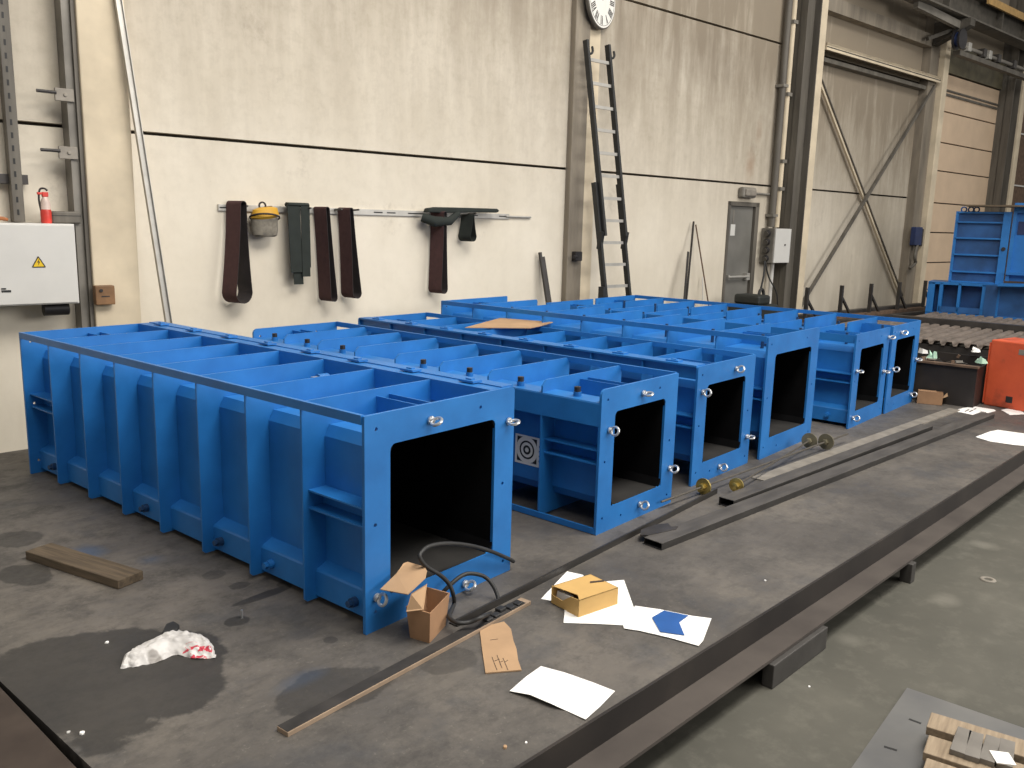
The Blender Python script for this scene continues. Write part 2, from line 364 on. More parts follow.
# columns
def column(mat, s0, s1, off, z1=9.5): struct(wb('column', mat, s0, s1, -.02, off, 0, z1, bevel=.01))
def isteel(mat, s0, s1, off, z1=9.5, f=.02, web=None):   # steel H column, flanges facing along the wall
    o = MB().box(s0, s0+f, -off, .05, 0, z1).box(s1-f, s1, -off, .05, 0, z1).box(s0, s1, -off*.55, -off*.45, 0, z1)
    o = struct(o.build('column', mat)); o.matrix_world = WM; return o
column(M['cream_col'], .60, .94, .22)
struct(wb('column', M['col_dark'], .571, .60, -.02, .19, 0, 9.5))
struct(wb('column', M['grey_paint'], .515, .57, -.02, .16, 0, 9.5))
column(M['col_grey'], 5.86, 6.10, .08)
struct(wb('column', M['cream_col'], 6.10, 6.32, -.02, .03, 0, 9.5))
isteel(M['col_dark'], 10.42, 10.80, .22)
column(M['cream_col'], 10.79, 10.98, .22)
column(M['col_grey'], 14.70, 15.04, .16)
column(M['cream_col'], 15.05, 15.25, .26)
isteel(M['col_dark'], 18.35, 18.70, .30)
column(M['cream_col'], 18.72, 18.92, .34)
dk = struct(wb('door_3', M['rust'], 18.94, 26, -.05, .0, 0, 9.5))
struct(MB().box(19.3, 19.34, -.02, .0, 0, 6).box(18.94, 26, -.02, 0, 2.9, 2.93).box(18.94, 26, -.02, 0, 4.0, 4.03).build('door_3_bars', M['light_grey'], dk))
# sectional door at the right
o = MB()
zs = [0, .74, 1.26, 1.84, 2.40, 3.0, 3.52, 4.08, 4.45, 4.75]
for a_, b_ in zip(zs[:-1], zs[1:]): o.box(15.25, 18.4, -.02, .04, a_+.012, b_-.012)
dr = o.build('door_2', M['door_panel']); struct(dr); dr.matrix_world = WM
o = MB().box(15.25, 18.4, .03, .09, 0, 5.0).build('backing', M['seam'], dr)
o = MB().box(15.27, 18.3, -.05, -.02, 4.36, 4.40).box(15.27, 18.38, -.05, -.02, 4.44, 4.47).build('stiffener', M['col_dark'], dr)
o = MB().box(15.26, 18.34, -.06, .1, 4.76, 5.25).build('header', M['olive'], dr)
# grey side door
dr = bpy.data.objects.new('door_1', None); C.objects.link(dr); dr.matrix_world = WM; struct(dr)
MB().box(9.17, 9.80, .03, .07, .01, 2.14).build('leaf', M['door_grey'], dr, bevel=.004)
MB().box(9.12, 9.17, -.015, .12, 0, 2.2).box(9.80, 9.89, -.015, .12, 0, 2.2).box(9.12, 9.89, -.015, .12, 2.14, 2.2).build('frame', M['col_dark'], dr)
MB().cyl((9.20, -.03, 1.13), (9.72, -.03, 1.13), .018).box(9.21, 9.25, -.03, .03, 1.10, 1.16).box(9.66, 9.74, -.04, .03, 1.08, 1.18).build('push_bar', M['alu'], dr)
MB().box(9.26, 9.37, .026, .031, 1.72, 1.88).build('notice', M['light_grey'], dr)
MB().box(9.30, 9.33, .026, .031, 1.88, 2.08).build('notice', M['grey_paint'], dr)

# ---------------------------------------------------------------- ribbed ducts
EYE = MB(); EYE.cyl((0, .012, 0), (0, -.02, 0), .011, 10).cyl((0, -.004, 0), (0, -.012, 0), .018, 12).torus((0, -.037, 0), (1, 0, 0), .0225, .0068, 18, 8)
EYE_ME = EYE.mesh('eye_bolt', M['zinc'], True)
SOCK_ME = {}
def duct(label, pos, ang, W, H, L, fr, round_top, rails, channel, eyes, group='blue ribbed duct sections on the platform', socket_y=(), brackets='LRT', holes=True, chan_gap=False, nb=8):
    root = thing('ribbed_duct_section', label, 'duct section', (pos[0], pos[1], PL), ang, group)
    ft = .015; ib = .118/.13*fr
    def flange(y0, name):
        o = MB().plate(rrect(0, W, 0, H, [.004, .008, round_top[1], round_top[0]], 5, y0), rrect(fr, W-fr, fr, H-fr, [.008, .008, .028, .028], 5, y0), (0, ft, 0)).build(name, M['blue'])
        k = MB()
        for (hx, hz) in ((.058, H-.058), (W*.74, H-.062), (W*.92, H*.5), (W-.055, .06), (.052, H*.5), (.052, .08), (W*.30, .055)):
            k.cyl((hx, y0-.02, hz), (hx, y0+ft+.02, hz), .0085, 8)
        co = k.build('cutter', M['blue'])
        m = o.modifiers.new('b', 'BOOLEAN'); m.operation = 'DIFFERENCE'; m.object = co; m.solver = 'EXACT'
        dg = bpy.context.evaluated_depsgraph_get(); me = bpy.data.meshes.new_from_object(o.evaluated_get(dg))
        o.modifiers.clear(); o.data = me; me.name = name; bpy.data.objects.remove(co); o.parent = root
        return o
    flange(0, 'front_flange'); flange(L-ft, 'rear_flange')
    ch = .046
    def octa(i, c, y):
        x0_, x1_, z0_, z1_ = i, W-i, i, H-i
        b = c*.55; return [(x0_+b, y, z0_), (x1_-b, y, z0_), (x1_, y, z0_+c), (x1_, y, z1_-c), (x1_-b, y, z1_), (x0_+b, y, z1_), (x0_, y, z1_-c), (x0_, y, z0_+c)]
    def octa_pts(i, c, y):      # two points per corner
        q = octa(i, c, y); return q
    # duct wall: shell around the bore
    MB().plate(octa(ib, ch, ft), octa(ib+.004, ch, ft), (0, L-2*ft, 0)).build('duct_wall', M['blue'], root)
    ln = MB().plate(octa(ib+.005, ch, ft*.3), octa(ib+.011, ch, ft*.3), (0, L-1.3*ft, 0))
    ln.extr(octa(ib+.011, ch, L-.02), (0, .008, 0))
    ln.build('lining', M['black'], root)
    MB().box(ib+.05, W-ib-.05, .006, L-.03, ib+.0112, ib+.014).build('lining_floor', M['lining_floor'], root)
    # ribs: plate rings, eight outer points to match the octagon
    rt = .010
    def outer8(y):
        e = .003; rc = .012 if not channel == 'TL' else .03
        return [(e+rc, y, e+.012), (W-e-rc, y, e+.012), (W-e, y, e+.012+rc), (W-e, y, H-e-rc), (W-e-rc, y, H-e), (e+rc, y, H-e), (e, y, H-e-rc), (e, y, e+.012+rc)]
    rib = MB().plate(outer8(0), octa(ib-.0005, ch, 0), (0, rt, 0)).mesh('rib', M['blue'])
    pitch = L/nb
    for k in range(1, nb): inst('rib', rib, root, (0, k*pitch-rt/2, 0))
    for rl in rails:
        o = MB(); y0, y1 = ft, L-ft
        if rl == 'TL': o.box(-.005, .012, y0, y1, H-.034, H+.003)
        if rl == 'TR': o.box(W-.012, W+.005, y0, y1, H-.034, H+.003)
        if rl == 'TRw': o.box(W-.15, W-.075, y0, y1, H-.010, H+.001).box(W-.075, W+.002, y0, y1, H-.006, H+.006).box(W-.15, W-.142, y0, y1, H-.10, H-.010).box(W-.03, W-.022, y0, y1, H-.085, H-.006)
        if rl == 'TLw': o.box(-.002, .11, y0, y1, H-.006, H+.006).box(.024, .032, y0, y1, H-.085, H-.006)
        if rl == 'TLi': o.box(.03, .038, y0, y1, H-.075, H-.012)
        if rl == 'BL': o.box(-.005, .012, y0, y1, .004, .034)
        o.build('edge_rail', M['blue'], root)
        if rl.endswith('w'):
            for k in range(nb):
                xx = W-.085 if rl == 'TRw' else .055
                MB().box(xx-.030, xx+.030, (k+.5)*pitch-.045, (k+.5)*pitch+.045, H+.006, H+.016).box(xx-.012, xx+.012, (k+.5)*pitch-.018, (k+.5)*pitch+.018, H+.016, H+.022).build('slot_plate', M['blue'], root)
    if label.startswith(('tallest', 'blue ribbed duct section second', 'blue ribbed duct section at the right')):   # valve stubs standing on the duct top
        for k in range(0, nb):
            y_ = (k+.42)*pitch
            MB().cyl((W*.30, y_, H-ib-.002), (W*.30, y_, H-.02), .012, 10).build('pipe_socket', M['plug_blue'], root)
            MB().box(W*.42, W*.62, y_-.035, y_+.035, H-ib, H-ib+.02).build('slot_plate', M['plug_blue'], root)
    if channel == 'BL':
        pr = [(ib+.002, .172), (.066, .146), (.060, .138), (.060, .030), (ib+.002, .030)]
        MB().extr([(x, ft, z) for x, z in pr], (0, L-2*ft, 0)).build('side_channel', M['blue'], root)
        for sy, dk in socket_y:
            MB().cyl((.062, sy, .082), (.036, sy, .082), .021, 14).cyl((.038, sy, .082), (.018, sy, .082), .015, 6).build('pipe_socket', M['plug_blue'] if dk else M['blue'], root)
    if channel == 'TL':
        pr = [(.005, H-.070), (.002, H-.078), (.002, H-.195), (ib+.002, H-.195), (ib+.002, H-.066)]
        MB().extr([(x, ft, z) for x, z in pr], (0, L-2*ft, 0)).build('side_channel', M['blue'], root)
        MB().box(-.003, .009, ft, L-ft, .004, .036).build('edge_rail', M['blue'], root)
        for sy, dk in socket_y:
            s_ = MB().cyl((.062, sy, H-.07), (.062, sy, H-.044), .022, 14).build('pipe_socket', M['blue'], root)
            MB().cyl((.062, sy, H-.046), (.062, sy, H-.018), .018, 12).build('plug', M['plug'], s_)
    # U brackets in the end bays
    def ub(kind, y0, y1):
        o = MB(); zc = H*.525
        if kind == 'L':
            o.box(.030, ib, y0, y1, zc+.034, zc+.041).box(.030, ib, y0, y1, zc-.041, zc-.034).box(ib-.012, ib-.004, y0, y1, zc-.04, zc+.04)
        if kind == 'R':
            o.box(W-ib, W-.030, y0, y1, zc+.034, zc+.041).box(W-ib, W-.030, y0, y1, zc-.041, zc-.034).box(W-ib+.004, W-ib+.012, y0, y1, zc-.04, zc+.04)
        if kind == 'T':
            xc = W*.5; o.box(xc+.034, xc+.041, y0, y1, H-ib, H-.035).box(xc-.041, xc-.034, y0, y1, H-ib, H-.035).box(xc-.04, xc+.04, y0, y1, H-ib+.004, H-ib+.012)
        o.build('bracket', M['blue'], root)
    for k in brackets:
        ub(k, ft, pitch-rt/2); ub(k, L-pitch+rt/2, L-ft)
    for (ex, ez, rx) in eyes:
        o = inst('eye_bolt', EYE_ME, root, (ex, 0, ez)); o.rotation_euler = (0, math.radians(rx), 0)
    return root
D1 = duct('largest blue ribbed duct section, left end of the row, open carton before it', (2.032, 2.446), math.radians(.97), .885, .88, 3.134, .13, (.004, .022), ['TL', 'TRw'], 'BL',
     [(.346, .811, 60), (.842, .726, 75), (.054, .143, 20), (.567, .035, 50)], socket_y=((.13, 1), (.70, 0), (1.10, 1), (1.80, 1), (2.90, 1)))
s_ = MB().cyl((.66, 1.05, .80), (.60, 1.05, .80), .03, 12).build('pipe_socket', M['blue'], D1)
MB().cyl((.60, 1.05, .80), (.565, 1.05, .80), .023, 6).cyl((.565, 1.05, .80), (.52, 1.05, .80), .014, 10).build('plug', M['zinc'], s_)
D2 = duct('blue ribbed duct section bearing the ringed target sticker, second from the left', (3.573, 2.432), 0, .77, .779, 3.145, .13, (.035, .006), ['TR'], 'TL',
     [(.391, .712, 75), (.078, .558, 20), (.723, .221, 40), (.415, .075, 30)], socket_y=tuple((.20+.393*k, 1) for k in range(8) if k not in (4,)))
D3 = duct('blue ribbed duct section carrying the loose cardboard sheet, third from the left', (4.703, 2.50), math.radians(-.4), .79, .765, 3.264, .13, (.012, .006), ['TLw', 'TR'], '',
     [(.065, .60, 15), (.50, .70, 25), (.735, .20, 75), (.36, .062, 25)])
D4 = duct('tallest blue ribbed duct section, in mid row, its flange without ring bolts', (5.625, 2.47), 0, .92, .875, 3.196, .135, (.006, .006), ['TL'], '', [])
D5 = duct('blue ribbed duct section second from the right, right of the tallest one', (7.069, 2.362), math.radians(-.25), .83, .785, 3.22, .13, (.006, .006), ['TLi'], 'BL',
     [(.06, .48, 75), (.08, .085, 25), (.79, .70, 60), (.74, .40, 75)], socket_y=((.2, 0), (1.1, 1)))
D6 = duct('blue ribbed duct section at the right end of the row near the small carton', (7.925, 2.341), math.radians(-.36), .80, .79, 3.22, .13, (.006, .006), ['TR'], '',
     [(.09, .40, 30), (.22, .72, 40), (.76, .42, 70), (.72, .085, 20)])
# target sticker on the side of the second duct
tx = .1175; y0, y1, z0, z1 = .475, .665, .245, .415
t_ = MB().box(tx-.0025, tx-.0005, y0, y1, z0, z1).build('target_sticker', M['white'], D2); t_['label'] = 'white sticker with black rings'
yc, zc = .577, .332; e = tx-.003
def ringyz(mb, r0, r1, n=40):
    A = [(e, yc+r1*math.cos(2*math.pi*i/n), zc+r1*math.sin(2*math.pi*i/n)) for i in range(n)]
    B = [(e, yc+r0*math.cos(2*math.pi*i/n), zc+r0*math.sin(2*math.pi*i/n)) for i in range(n)]
    mb.plate(A, B, (-.0006, 0, 0))
o = MB(); ringyz(o, .014, .027); ringyz(o, .044, .054); h = .072
for sy, sz in ((1, 1), (-1, 1), (1, -1), (-1, -1)):     # black corner pieces outside the outer white ring
    pts = [(e, yc+sy*h, zc+sz*h)]
    for k in range(7):
        a_ = math.radians(12+66*k/6); q = .079; pts.append((e, yc+sy*min(h, q*math.cos(a_)), zc+sz*min(h, q*math.sin(a_))))
    o.extr(pts, (-.0006, 0, 0))
for k in range(9): o.box(e-.0006, e, y0+.006, y0+.010+.004*(k % 2), z0+.02+k*.014, z0+.028+k*.014)
o.build('print', M['sign_black'], t_)
o = MB()
p = [at(465, 328.5, .99), at(500, 319, 1.0), at(553, 323, 1.003), at(530, 329.0, 1.0)]
vs = []; N = 6
for i in range(N+1):
    for j in range(N+1):
        a_, b_ = i/N, j/N; q = p[0]*(1-a_)*(1-b_)+p[1]*a_*(1-b_)+p[2]*a_*b_+p[3]*(1-a_)*b_
        vs.append(q+Vector((0, 0, .006*math.sin(3*a_)*math.sin(4*b_)+.004)))
fs = [(i*(N+1)+j, (i+1)*(N+1)+j, (i+1)*(N+1)+j+1, i*(N+1)+j+1) for i in range(N) for j in range(N)]
o.add(vs, fs); o = o.build('cardboard_sheet', M['cardboard']); m = o.modifiers.new('s', 'SOLIDIFY'); m.thickness = .005; m.offset = 1
recenter(o); tag(o, 'loose brown cardboard sheet lying on top of a blue duct section', 'cardboard')

# ---------------------------------------------------------------- things on the platform
def ground_poly(pts, z=PL): return [at(u, v, z) for u, v in pts]
def sheet(name, pts, z, th, mat, lab, cat, group=None):
    o = MB().extr(ground_poly(pts, z), (0, 0, th)).build(name, mat); recenter(o); return tag(o, lab, cat, group)
# plank on the left
b_ = [Vector((1.43, 4.17, PL)), Vector((1.57, 3.54, PL)), Vector((1.695, 3.565, PL)), Vector((1.555, 4.20, PL))]
o = MB(); L = .645; o.box(-L/2, L/2, -.065, .065, 0, .042)
o = o.build('wooden_plank', M['plank'], None, (1.563, 3.868, PL), math.atan2(-.63, .14), bevel=.004); tag(o, 'short dirty wooden plank lying left of the large blue duct section', 'plank')
# long lath: dark upper face, pale sawn edge
p0, p1 = at(288, 737.5, PL), at(531, 604.5, PL); dd = (p1-p0).normalized(); sd = Vector((-dd.y, dd.x, 0))
r_ = thing('wooden_lath', 'long thin wooden lath with dark top lying in front of the open box', 'lath', p0, math.atan2(dd.y, dd.x)); LL = (p1-p0).length
MB().box(0, LL, 0, .055, 0, .016).build('lath_body', M['lath'], r_, bevel=.001)
MB().box(.002, LL-.03, .004, .055, .0161, .0172).build('dark_face', M['black_tape'], r_)
k = MB(); random.seed(4)
for i in range(5): 
    x_ = LL-.28+i*.05; k.box(x_, x_+.04, .005+random.random()*.02, .035+random.random()*.025, .0172, .022+random.random()*.012)
k.build('rubber_scraps', M['rubber'], r_, bevel=.004)
# open carton
r_ = thing('open_cardboard_box', 'small open brown cardboard box with raised flap at the corner of the large duct', 'cardboard box', (0, 0, 0))
BP = [at(410, 637.5, PL), at(429.5, 643.5, PL), None, None]
ex = BP[1]-BP[0]; ex.z = 0; ey = Vector((2.315, 2.305, PL))-BP[1]; ey = Vector((.15, .062, 0))
BP[2] = BP[1]+ey; BP[3] = BP[0]+ey; up = Vector((0, 0, .135)); fl = -.1
cen = (BP[0]+BP[2])/2
BT = [cen+(q-cen)*1.22+up for q in BP]
th = .004
o = MB(); qi = [cen+(q-cen)*.95 for q in BP]; ti = [cen+(q-cen)*1.16+up for q in BP]
o.add(BP+BT+[q+Vector((0, 0, .004)) for q in qi]+ti, [(0, 1, 2, 3), (8, 9, 10, 11)]+[(i, (i+1) % 4, 4+(i+1) % 4, 4+i) for i in range(4)]+[(8+i, 8+(i+1) % 4, 12+(i+1) % 4, 12+i) for i in range(4)]+[(4+i, 4+(i+1) % 4, 12+(i+1) % 4, 12+i) for i in range(4)])
o.build('box_body', M['cardboard_dark'], r_)
# neck panel and lid rising from the back left side
zt = PL+.135
na, nb_ = BT[0]*.55+BT[3]*.45, BT[3]
a_ = at(410, 610, zt+.00); 
nk = [at(406, 612, zt+.002), at(423.5, 610, zt+.002), at(427, 584, zt+.075), at(411, 594, zt+.07)]
def panel(pts, name, par, mat=M['cardboard'], th=.004):
    o = MB(); q = [Vector(p) for p in pts]; nrm = (q[1]-q[0]).cross(q[2]-q[0]).normalized()*th
    return o.extr(q, nrm).build(name, mat, par)
panel(nk, 'neck_flap', r_)
lid = [at(380.5, 590, zt+.055), at(397, 574, zt+.085), at(404, 564, zt+.10), at(408, 562.5, zt+.10), at(425, 567.5, zt+.10), at(427, 571, zt+.095), at(425.5, 578.5, zt+.085), at(408, 595, zt+.06)]
panel(lid, 'lid', r_)
# hose
def smooth_path(pts, n=6):
    pts = [Vector(p) for p in pts]; out = []
    for i in range(len(pts)-1):
        p0_ = pts[max(i-1, 0)]; p1_ = pts[i]; p2_ = pts[i+1]; p3_ = pts[min(i+2, len(pts)-1)]
        for k in range(n):
            t_ = k/n; out.append(.5*((2*p1_)+(p2_-p0_)*t_+(2*p0_-5*p1_+4*p2_-p3_)*t_*t_+(3*p1_-p0_-3*p2_+p3_)*t_**3))
    return out+[pts[-1]]
def infront(u, v, off):         # point on the vertical plane standing off in front of the large duct
    n_ = Vector((math.sin(math.radians(-.97)), math.cos(math.radians(.97)), 0)); d_ = ray(u, v); q_ = Vector((2.032, 2.446, 0))-n_*off
    return CAM+d_*((q_-CAM).dot(n_)/d_.dot(n_))
hp = [infront(*q_) for q_ in ((513.5, 561.5, .012), (507, 558, .02), (490, 551, .03), (470, 545.5, .04), (448, 543.5, .05), (430, 546, .06), (421.5, 552, .07), (420, 558, .08), (427, 567, .09), (440, 575, .10), (449, 584, .11), (453, 594, .12))]
hp += [at(*q_) for q_ in ((454, 604, PL+.03), (449, 616, PL+.045), (457, 622.5, PL+.047), (470, 622, PL+.047), (484, 616, PL+.06))]
hp += [infront(*q_) for q_ in ((493, 612, .20), (498, 603, .19), (497, 594, .17), (492, 584, .14), (485, 577, .11), (476, 574, .09), (466, 574, .07), (457, 579, .06), (448, 587, .05), (441, 594, .03))]
o = MB().tube(smooth_path(hp), .009, 10).build('rubber_hose', M['rubber'], smooth=True); recenter(o)
tag(o, 'black rubber hose curling in front of the opening of the large blue duct', 'hose')
# L bar lying at the feet of the flanges
def lbar(p0, p1, name, lab, cat, wd, th, mat):
    p0 = Vector(p0); p1 = Vector(p1); dd = (p1-p0).normalized(); sd = Vector((-dd.y, dd.x, 0)); up = Vector((0, 0, 1))
    pr = [(0, 0), (wd, 0), (wd, th), (th, th), (th, wd*.7), (0, wd*.7)]
    o = MB().extr([p0+sd*a+up*b for a, b in pr], p1-p0).build(name, mat); recenter(o); return tag(o, lab, cat)
lbar((2.33, 2.235, PL), (4.70, 2.315, PL), 'angle_bar', 'long dark steel angle bar on the platform passing in front of the large duct', 'steel bar', .045, .006, M['tube'])
def rtube(p0, p1, wd, ht, name, lab, cat, mat, th=.005):
    p0 = Vector(p0); p1 = Vector(p1); dd = (p1-p0).normalized(); sd = Vector((-dd.y, dd.x, 0)); L = (p1-p0).length
    r_ = thing(name, lab, cat, p0, math.atan2(dd.y, dd.x))
    out = [(0, 0, 0), (0, wd, 0), (0, wd, ht), (0, 0, ht)]; inn = [(0, th, th), (0, wd-th, th), (0, wd-th, ht-th), (0, th, ht-th)]
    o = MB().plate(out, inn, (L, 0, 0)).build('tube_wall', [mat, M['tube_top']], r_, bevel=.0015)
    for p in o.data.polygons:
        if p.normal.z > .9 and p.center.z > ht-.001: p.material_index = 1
    MB().plate([(.004, th*.9, th*.9), (.004, wd-th*.9, th*.9), (.004, wd-th*.9, ht-th*.9), (.004, th*.9, ht-th*.9)], [(.004, th*1.15, th*1.15), (.004, wd-th*1.15, th*1.15), (.004, wd-th*1.15, ht-th*1.15), (.004, th*1.15, ht-th*1.15)], (L-.01, 0, 0)).build('tube_inside', M['plug'], r_)
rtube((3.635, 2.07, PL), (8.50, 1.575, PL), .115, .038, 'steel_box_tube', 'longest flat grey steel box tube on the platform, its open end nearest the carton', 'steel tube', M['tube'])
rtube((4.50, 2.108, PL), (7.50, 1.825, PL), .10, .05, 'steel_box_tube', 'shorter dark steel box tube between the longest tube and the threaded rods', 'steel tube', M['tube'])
a_ = Vector((5.15, 2.255, PL)); b_ = Vector((8.62, 1.93, PL)); dd = (b_-a_).normalized(); sd = Vector((-dd.y, dd.x, 0))
o = MB().extr([a_-sd*.05, b_-sd*.05, b_+sd*.05, a_+sd*.05], (0, 0, .01)).build('flat_bar', M['pale_steel']); recenter(o); tag(o, 'pale dusty flat steel bar lying behind the shorter box tube', 'steel bar')
# notched dark plate
pts = [(642, 533), (678, 527.5), (676, 530), (648, 537), (640, 536)]
o = MB().extr(ground_poly([(641, 531), (655, 526), (668, 524.5), (671, 528), (678, 527.5), (676, 530.5), (648, 536.5), (640, 536)], PL+.0335), (0, 0, .008)).build('notched_plate', M['dark_steel']); recenter(o); tag(o, 'small dark notched steel plate lying at the end of the longest box tube', 'steel plate')
# threaded rods with flange nuts
def trod(p0, p1, discs, lab):
    p0 = Vector(p0); p1 = Vector(p1); t_ = (p1-p0).normalized()
    r_ = thing('threaded_rod', lab, 'threaded rod', p0, 0, 'threaded rods before the ducts')
    L = (p1-p0).length; n = int(L/.05); pts = [t_*(L*i/n) for i in range(n+1)]
    MB().tube(pts, [.0068 if i % 2 else .006 for i in range(n+1)], 8).build('rod', M['thread'], r_, smooth=True)
    for f, mat, R, wing in discs:
        c_ = t_*(L*f)
        o = MB().tube([c_-t_*.007, c_-t_*.006, c_+t_*.004, c_+t_*.006], [R*.9, R, R, R*.85], 24).tube([c_-t_*.034, c_-t_*.032, c_-t_*.007], [.018, .022, .022], 6)
        o.build('flange_nut' if mat is M['brass'] else 'washer_plate', mat, r_, smooth=True)
trod((4.19, 2.408, PL+.045), (6.60, 2.200, PL+.072), [(.18, M['brass'], .052, 1), (.85, M['washer'], .060, 0)], 'grey threaded rod with brass flange nut lying nearest the blue duct flanges')
trod((4.75, 2.228, PL+.055), (6.20, 2.335, PL+.068), [(.02, M['brass'], .046, 1), (.985, M['washer'], .058, 0)], 'grey threaded rod whose brass flange nut stands beside the shorter box tube')
# yellow-brown carton on papers
r_ = thing('paper_sheet', 'large white paper sheets spread under the yellow brown carton', 'paper', at(590, 605, PL))
def loc_poly(pts, root, z0, th):
    return MB().extr([p-root.location for p in ground_poly(pts, PL+z0)], (0, 0, th))
loc_poly([(541, 599), (556, 583), (567, 571.5), (583, 575), (592, 590), (575, 603), (552, 601)], r_, .001, .001).build('sheet', M['paper'], r_)
loc_poly([(566, 597), (590, 583), (624, 580), (629, 594), (635, 611), (625, 625.5), (597, 624), (563.5, 623)], r_, .002, .001).build('sheet', M['paper'], r_)
pts = [(635, 606), (660, 609.5), (692, 616), (711.5, 618.5), (703, 641), (698.5, 646), (670, 638), (640, 631), (624, 628.5), (623, 625)]
o = MB().extr(ground_poly(pts, PL+.004), (0, 0, .0012)).build('paper_sheet', M['paper']); recenter(o); tag(o, 'white paper sheet with a blue plastic piece on it, right of the carton', 'paper')
o = MB().extr(ground_poly([(652, 618), (664, 611), (688, 616), (679, 622.5), (684.5, 635.5), (660, 632)], PL+.007), (0, 0, .003)).build('plastic_offcut', M['tape_blue']); recenter(o); tag(o, 'angular blue plastic offcut lying on a white paper sheet', 'offcut')
Pp = [(541, 666.5), (565, 674), (592, 682.5), (615, 692.5), (600, 707), (585.5, 721), (566, 711), (551, 708), (530, 699), (509.5, 692.5), (526, 677)]
q = ground_poly(Pp, PL); c_ = sum(q, Vector())/len(q)
vs = [c_+Vector((0, 0, .004))]+[x_+Vector((0, 0, .001+(.014 if i in (7, 8) else .004*(i % 2)))) for i, x_ in enumerate(q)]
o = MB().add(vs, [(0, i, i % len(q)+1) for i in range(1, len(q)+1)]).build('paper_sheet', M['paper']); m = o.modifiers.new('s', 'SOLIDIFY'); m.thickness = .001; m.offset = 1
recenter(o); tag(o, 'blank white paper sheet alone in front, by the edge beam', 'paper')
# carton
zc_ = .105
r_ = thing('cardboard_carton', 'closed yellow brown cardboard carton with torn corner on white papers', 'cardboard box', (0, 0, 0))
B0, B1, B2 = at(551, 602.5, PL+.003), at(578.5, 617.5, PL+.003), at(617.5, 604, PL+.003); B3 = B0+(B2-B1)
U = Vector((0, 0, .076))
o = MB(); tops = [q_+U for q_ in (B0, B1, B2, B3)]
cut = .45; ca = B0*.5+B1*.5
# body with the torn corner at B0-B1 upper edge cut away
o.add([B0, B1, B2, B3]+tops, [(0, 3, 2, 1), (1, 2, 6, 5), (2, 3, 7, 6), (3, 0, 4, 7)])
T0, T1 = tops[0], tops[1]; g = (tops[3]-T0)
e1 = T0+(B0-T0)*.05; m1 = T0*.35+T1*.65+(B0-T0)*0; 
tin = T0+g*.30
o.add([T0+g*.02, T1, tops[2], tops[3], T0*.25+T1*.75+g*.14], [(0, 4, 1, 2, 3)])
o.add([B0, B1, T1, T0*.3+T1*.7-U*.05, T0*.6+T1*.4-U*.55, T0-U*.5], [(0, 1, 2, 3, 4, 5)])
o.add([B0+g*.05+U*.2, B1*.7+B0*.3+g*.05+U*.2, B1*.7+B0*.3+g*.3+U*.2, B0+g*.3+U*.2], [(0, 1, 2, 3)])
o = o.build('carton_body', M['cardboard_yellow'], r_); m = o.modifiers.new('s', 'SOLIDIFY'); m.thickness = .003; m.offset = -1
MB().extr([B0+g*.06+U*.25+(B1-B0)*.1, B0+g*.06+U*.25+(B1-B0)*.6, B0+g*.08+U*.75+(B1-B0)*.55, B0+g*.08+U*.75+(B1-B0)*.1], g*.1).build('contents', M['light_grey'], r_)
qq = [at(590, 581.5, PL+.0805), at(604, 580, PL+.0805), at(604, 581.5, PL+.0805), at(590, 583, PL+.0805)]
MB().extr(qq, (0, 0, .001)).build('hand_hole', M['ink'], r_)
# flat torn cardboard piece with writing
r_ = thing('cardboard_piece', 'torn flat brown cardboard piece with handwriting beside the wooden lath', 'cardboard', at(500, 650, PL))
loc_poly([(479.5, 629), (504, 622.5), (511, 630), (513.5, 642), (516.5, 650), (518, 661), (521.5, 671), (503, 672.5), (485.5, 674), (482, 650)], r_, .001, .005).build('board', M['cardboard'], r_)
o = MB()
for (u0, v0, u1, v1) in ((492, 657, 497, 670), (497, 655, 502, 668), (494.5, 661, 499.5, 659), (503, 658, 508, 670), (505, 662, 508, 660), (500, 662, 503, 661), (490, 640, 498, 639)):
    a_, b_ = at(u0, v0, PL+.0065), at(u1, v1, PL+.0065); o.bar(a_-r_.location, b_-r_.location, .0022, .0008)
o.build('handwriting', M['ink'], r_)
